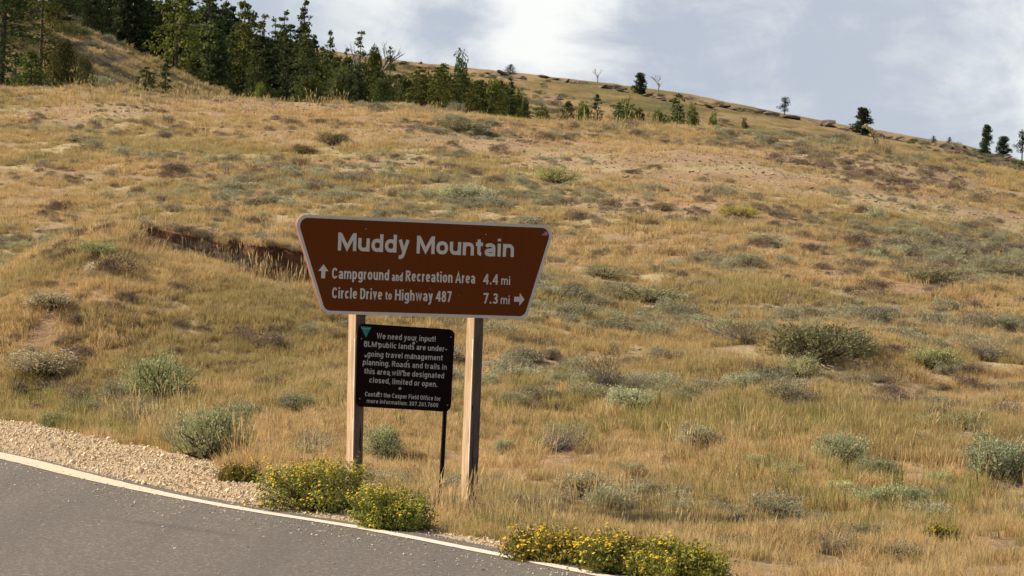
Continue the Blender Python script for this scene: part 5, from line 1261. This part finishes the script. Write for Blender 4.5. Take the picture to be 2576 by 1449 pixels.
# channel pole with holes
def pole():
    u0, v0 = onplane(*Q(765, 760), 0.0); u1, v1 = onplane(*Q(737, 1300), 0.0); sl = (u0 - u1) / (v0 - v1); f = lambda z: u1 + sl * (z - v1) - pu
    sec = [(-.019, -.018), (-.011, -.018), (-.006, .006), (.006, .006), (.011, -.018), (.019, -.018), (.019, -.014), (.013, -.014), (.009, .010), (-.009, .010), (-.013, -.014), (-.019, -.014)]
    zs = [-0.45, 0.3, 0.8, N3(800, 300).y]; V = []; F = []; n = len(sec)
    for z in zs: V += [(f(z) + a, b_, z) for a, b_ in sec]
    for i in range(len(zs) - 1):
        for k_ in range(n): F.append((i * n + k_, i * n + (k_ + 1) % n, (i + 1) * n + (k_ + 1) % n, (i + 1) * n + k_))
    F.append(tuple(range(3 * n, 4 * n)))
    m = newmat('dark_channel_steel'); t = NT(m); p = t.n('ShaderNodeTexCoord').outputs['Object']; nn = t.noise(p, 25, 5, .7)
    t.bsdf(t.mix(t.mr(nn, .45, .65), (0.022, 0.015, 0.012), (0.085, 0.05, 0.03)), .75, t.bump(nn, .4, .003), .3)
    me = bpy.data.meshes.new('pole'); me.from_pydata(V, [], F); po = link('pole', me, m, notice)
    mp = flat('punched_hole', (0.22, 0.16, 0.09), .9, .1)
    for i in range(22):
        z = 0.03 + i * 0.0254 * 1.25
        me2 = bpy.data.meshes.new('punched_hole'); u = f(z); me2.from_pydata([(u - .004, .0052, z - .005), (u + .004, .0052, z - .005), (u + .004, .0052, z + .005), (u - .004, .0052, z + .005)], [], [(0, 1, 2, 3)]); link('punched_hole', me2, mp, po)
pole()

# ------------------------------------------------------------------ odds and ends in the grass
def branch(px, py, pts, r0, label, mat, fork=None):
    g = ground(px, py); mb = MB(); n = len(pts); mb.tube([(a, b_, c) for a, b_, c in pts], [r0 * (1 - .75 * i / (n - 1)) for i in range(n)], 6)
    for q in fork or []: mb.tube(q, [r0 * .6, r0 * .45, r0 * .2], 5)
    o = link('fallen_branch', smooth(mb.mesh('fallen_branch')), mat); o.location = (g.x, g.y, g.z + .02); tag(o, label, 'branch'); return o
branch(2115, 915, [(0, 0, 0), (.12, 0, .07), (.20, 0, .17), (.25, .02, .32)], .018, 'bleached curved branch leaning out under the largest sagebrush', M_greytwig)
branch(40, 1005, [(-.02, 0, 0), (.1, 0, .09), (.28, .02, .10), (.42, .03, .0)], .022, 'dark crooked dead branch at the left edge above the gravel', M_twig, [[(.0, 0, .03), (.03, 0, .16), (.09, 0, .25)]])
branch(1430, 770, [(-.15, 0, .05), (0, 0, .22), (.12, 0, .30)], .012, 'thin dry branch sticking up beside the right edge of the brown sign', M_twig)
# pale limestone ledge and tall weed
g = ground(345, 868); e = empty('stone_ledge', (g.x, g.y, g.z), 'pale pinkish flat stone ledge in the grass left of the sign', 'stone')
M_ledge = stone_mat('ledge_stone', (0.55, 0.36, 0.25), (0.72, 0.52, 0.38), False)
for j in range(6):
    o = link('stone', ROCKM[j % 5].copy() if j == 0 else ROCKM[j % 5], None, e); o.data = ROCKM[j % 5].copy(); o.data.materials.clear(); o.data.materials.append(M_ledge)
    o.location = (-.24 + j * .1, random.uniform(-.05, .05), .03 - j * .012); o.scale = (.16, .12, .08); o.rotation_euler = (0, .1, random.uniform(-.5, .5))
v = ray(2190, 330); Yw = 70.0; gx = ray(2208, 372).x * Yw; gw = float(h(gx, Yw)[0])
g = ground(2210, 378, True, 40); mb = MB(); mh = MB(); r = random.Random(3); k_ = g.y / FPX
for i, (dx, dz) in enumerate(((-14, 44), (-26, 52), (-36, 62), (-6, 36))):
    tip = Vector((dx * k_, 0, dz * k_)); mb.tube([(0, 0, -.05), tip * .5 + Vector((.03, 0, .02)), tip], [.012, .009, .006], 5)
    c = tip; 
    for q in range(7): mh.add(*flower_disc(np.random.default_rng(i * 9 + q), np.array([c.x + r.uniform(-.05, .05), r.uniform(-.04, .04), c.z + r.uniform(-.05, .05)]), np.array([r.uniform(-1, 1), -1, r.uniform(-1, 1)]), .05, 6))
e = empty('dead_weed', g, 'tall weed with pale heads on brown stalks at the crest before the broad pine', 'weed'); link('stalks', mb.mesh('weed_stalks'), M_twig, e); link('seed_heads', mh.mesh('weed_heads'), flat('pale_seed_heads', (0.62, 0.52, 0.26), .9, .1), e)

print('tris', sum(len(o.data.polygons) for o in sc.objects if o.type == 'MESH'))
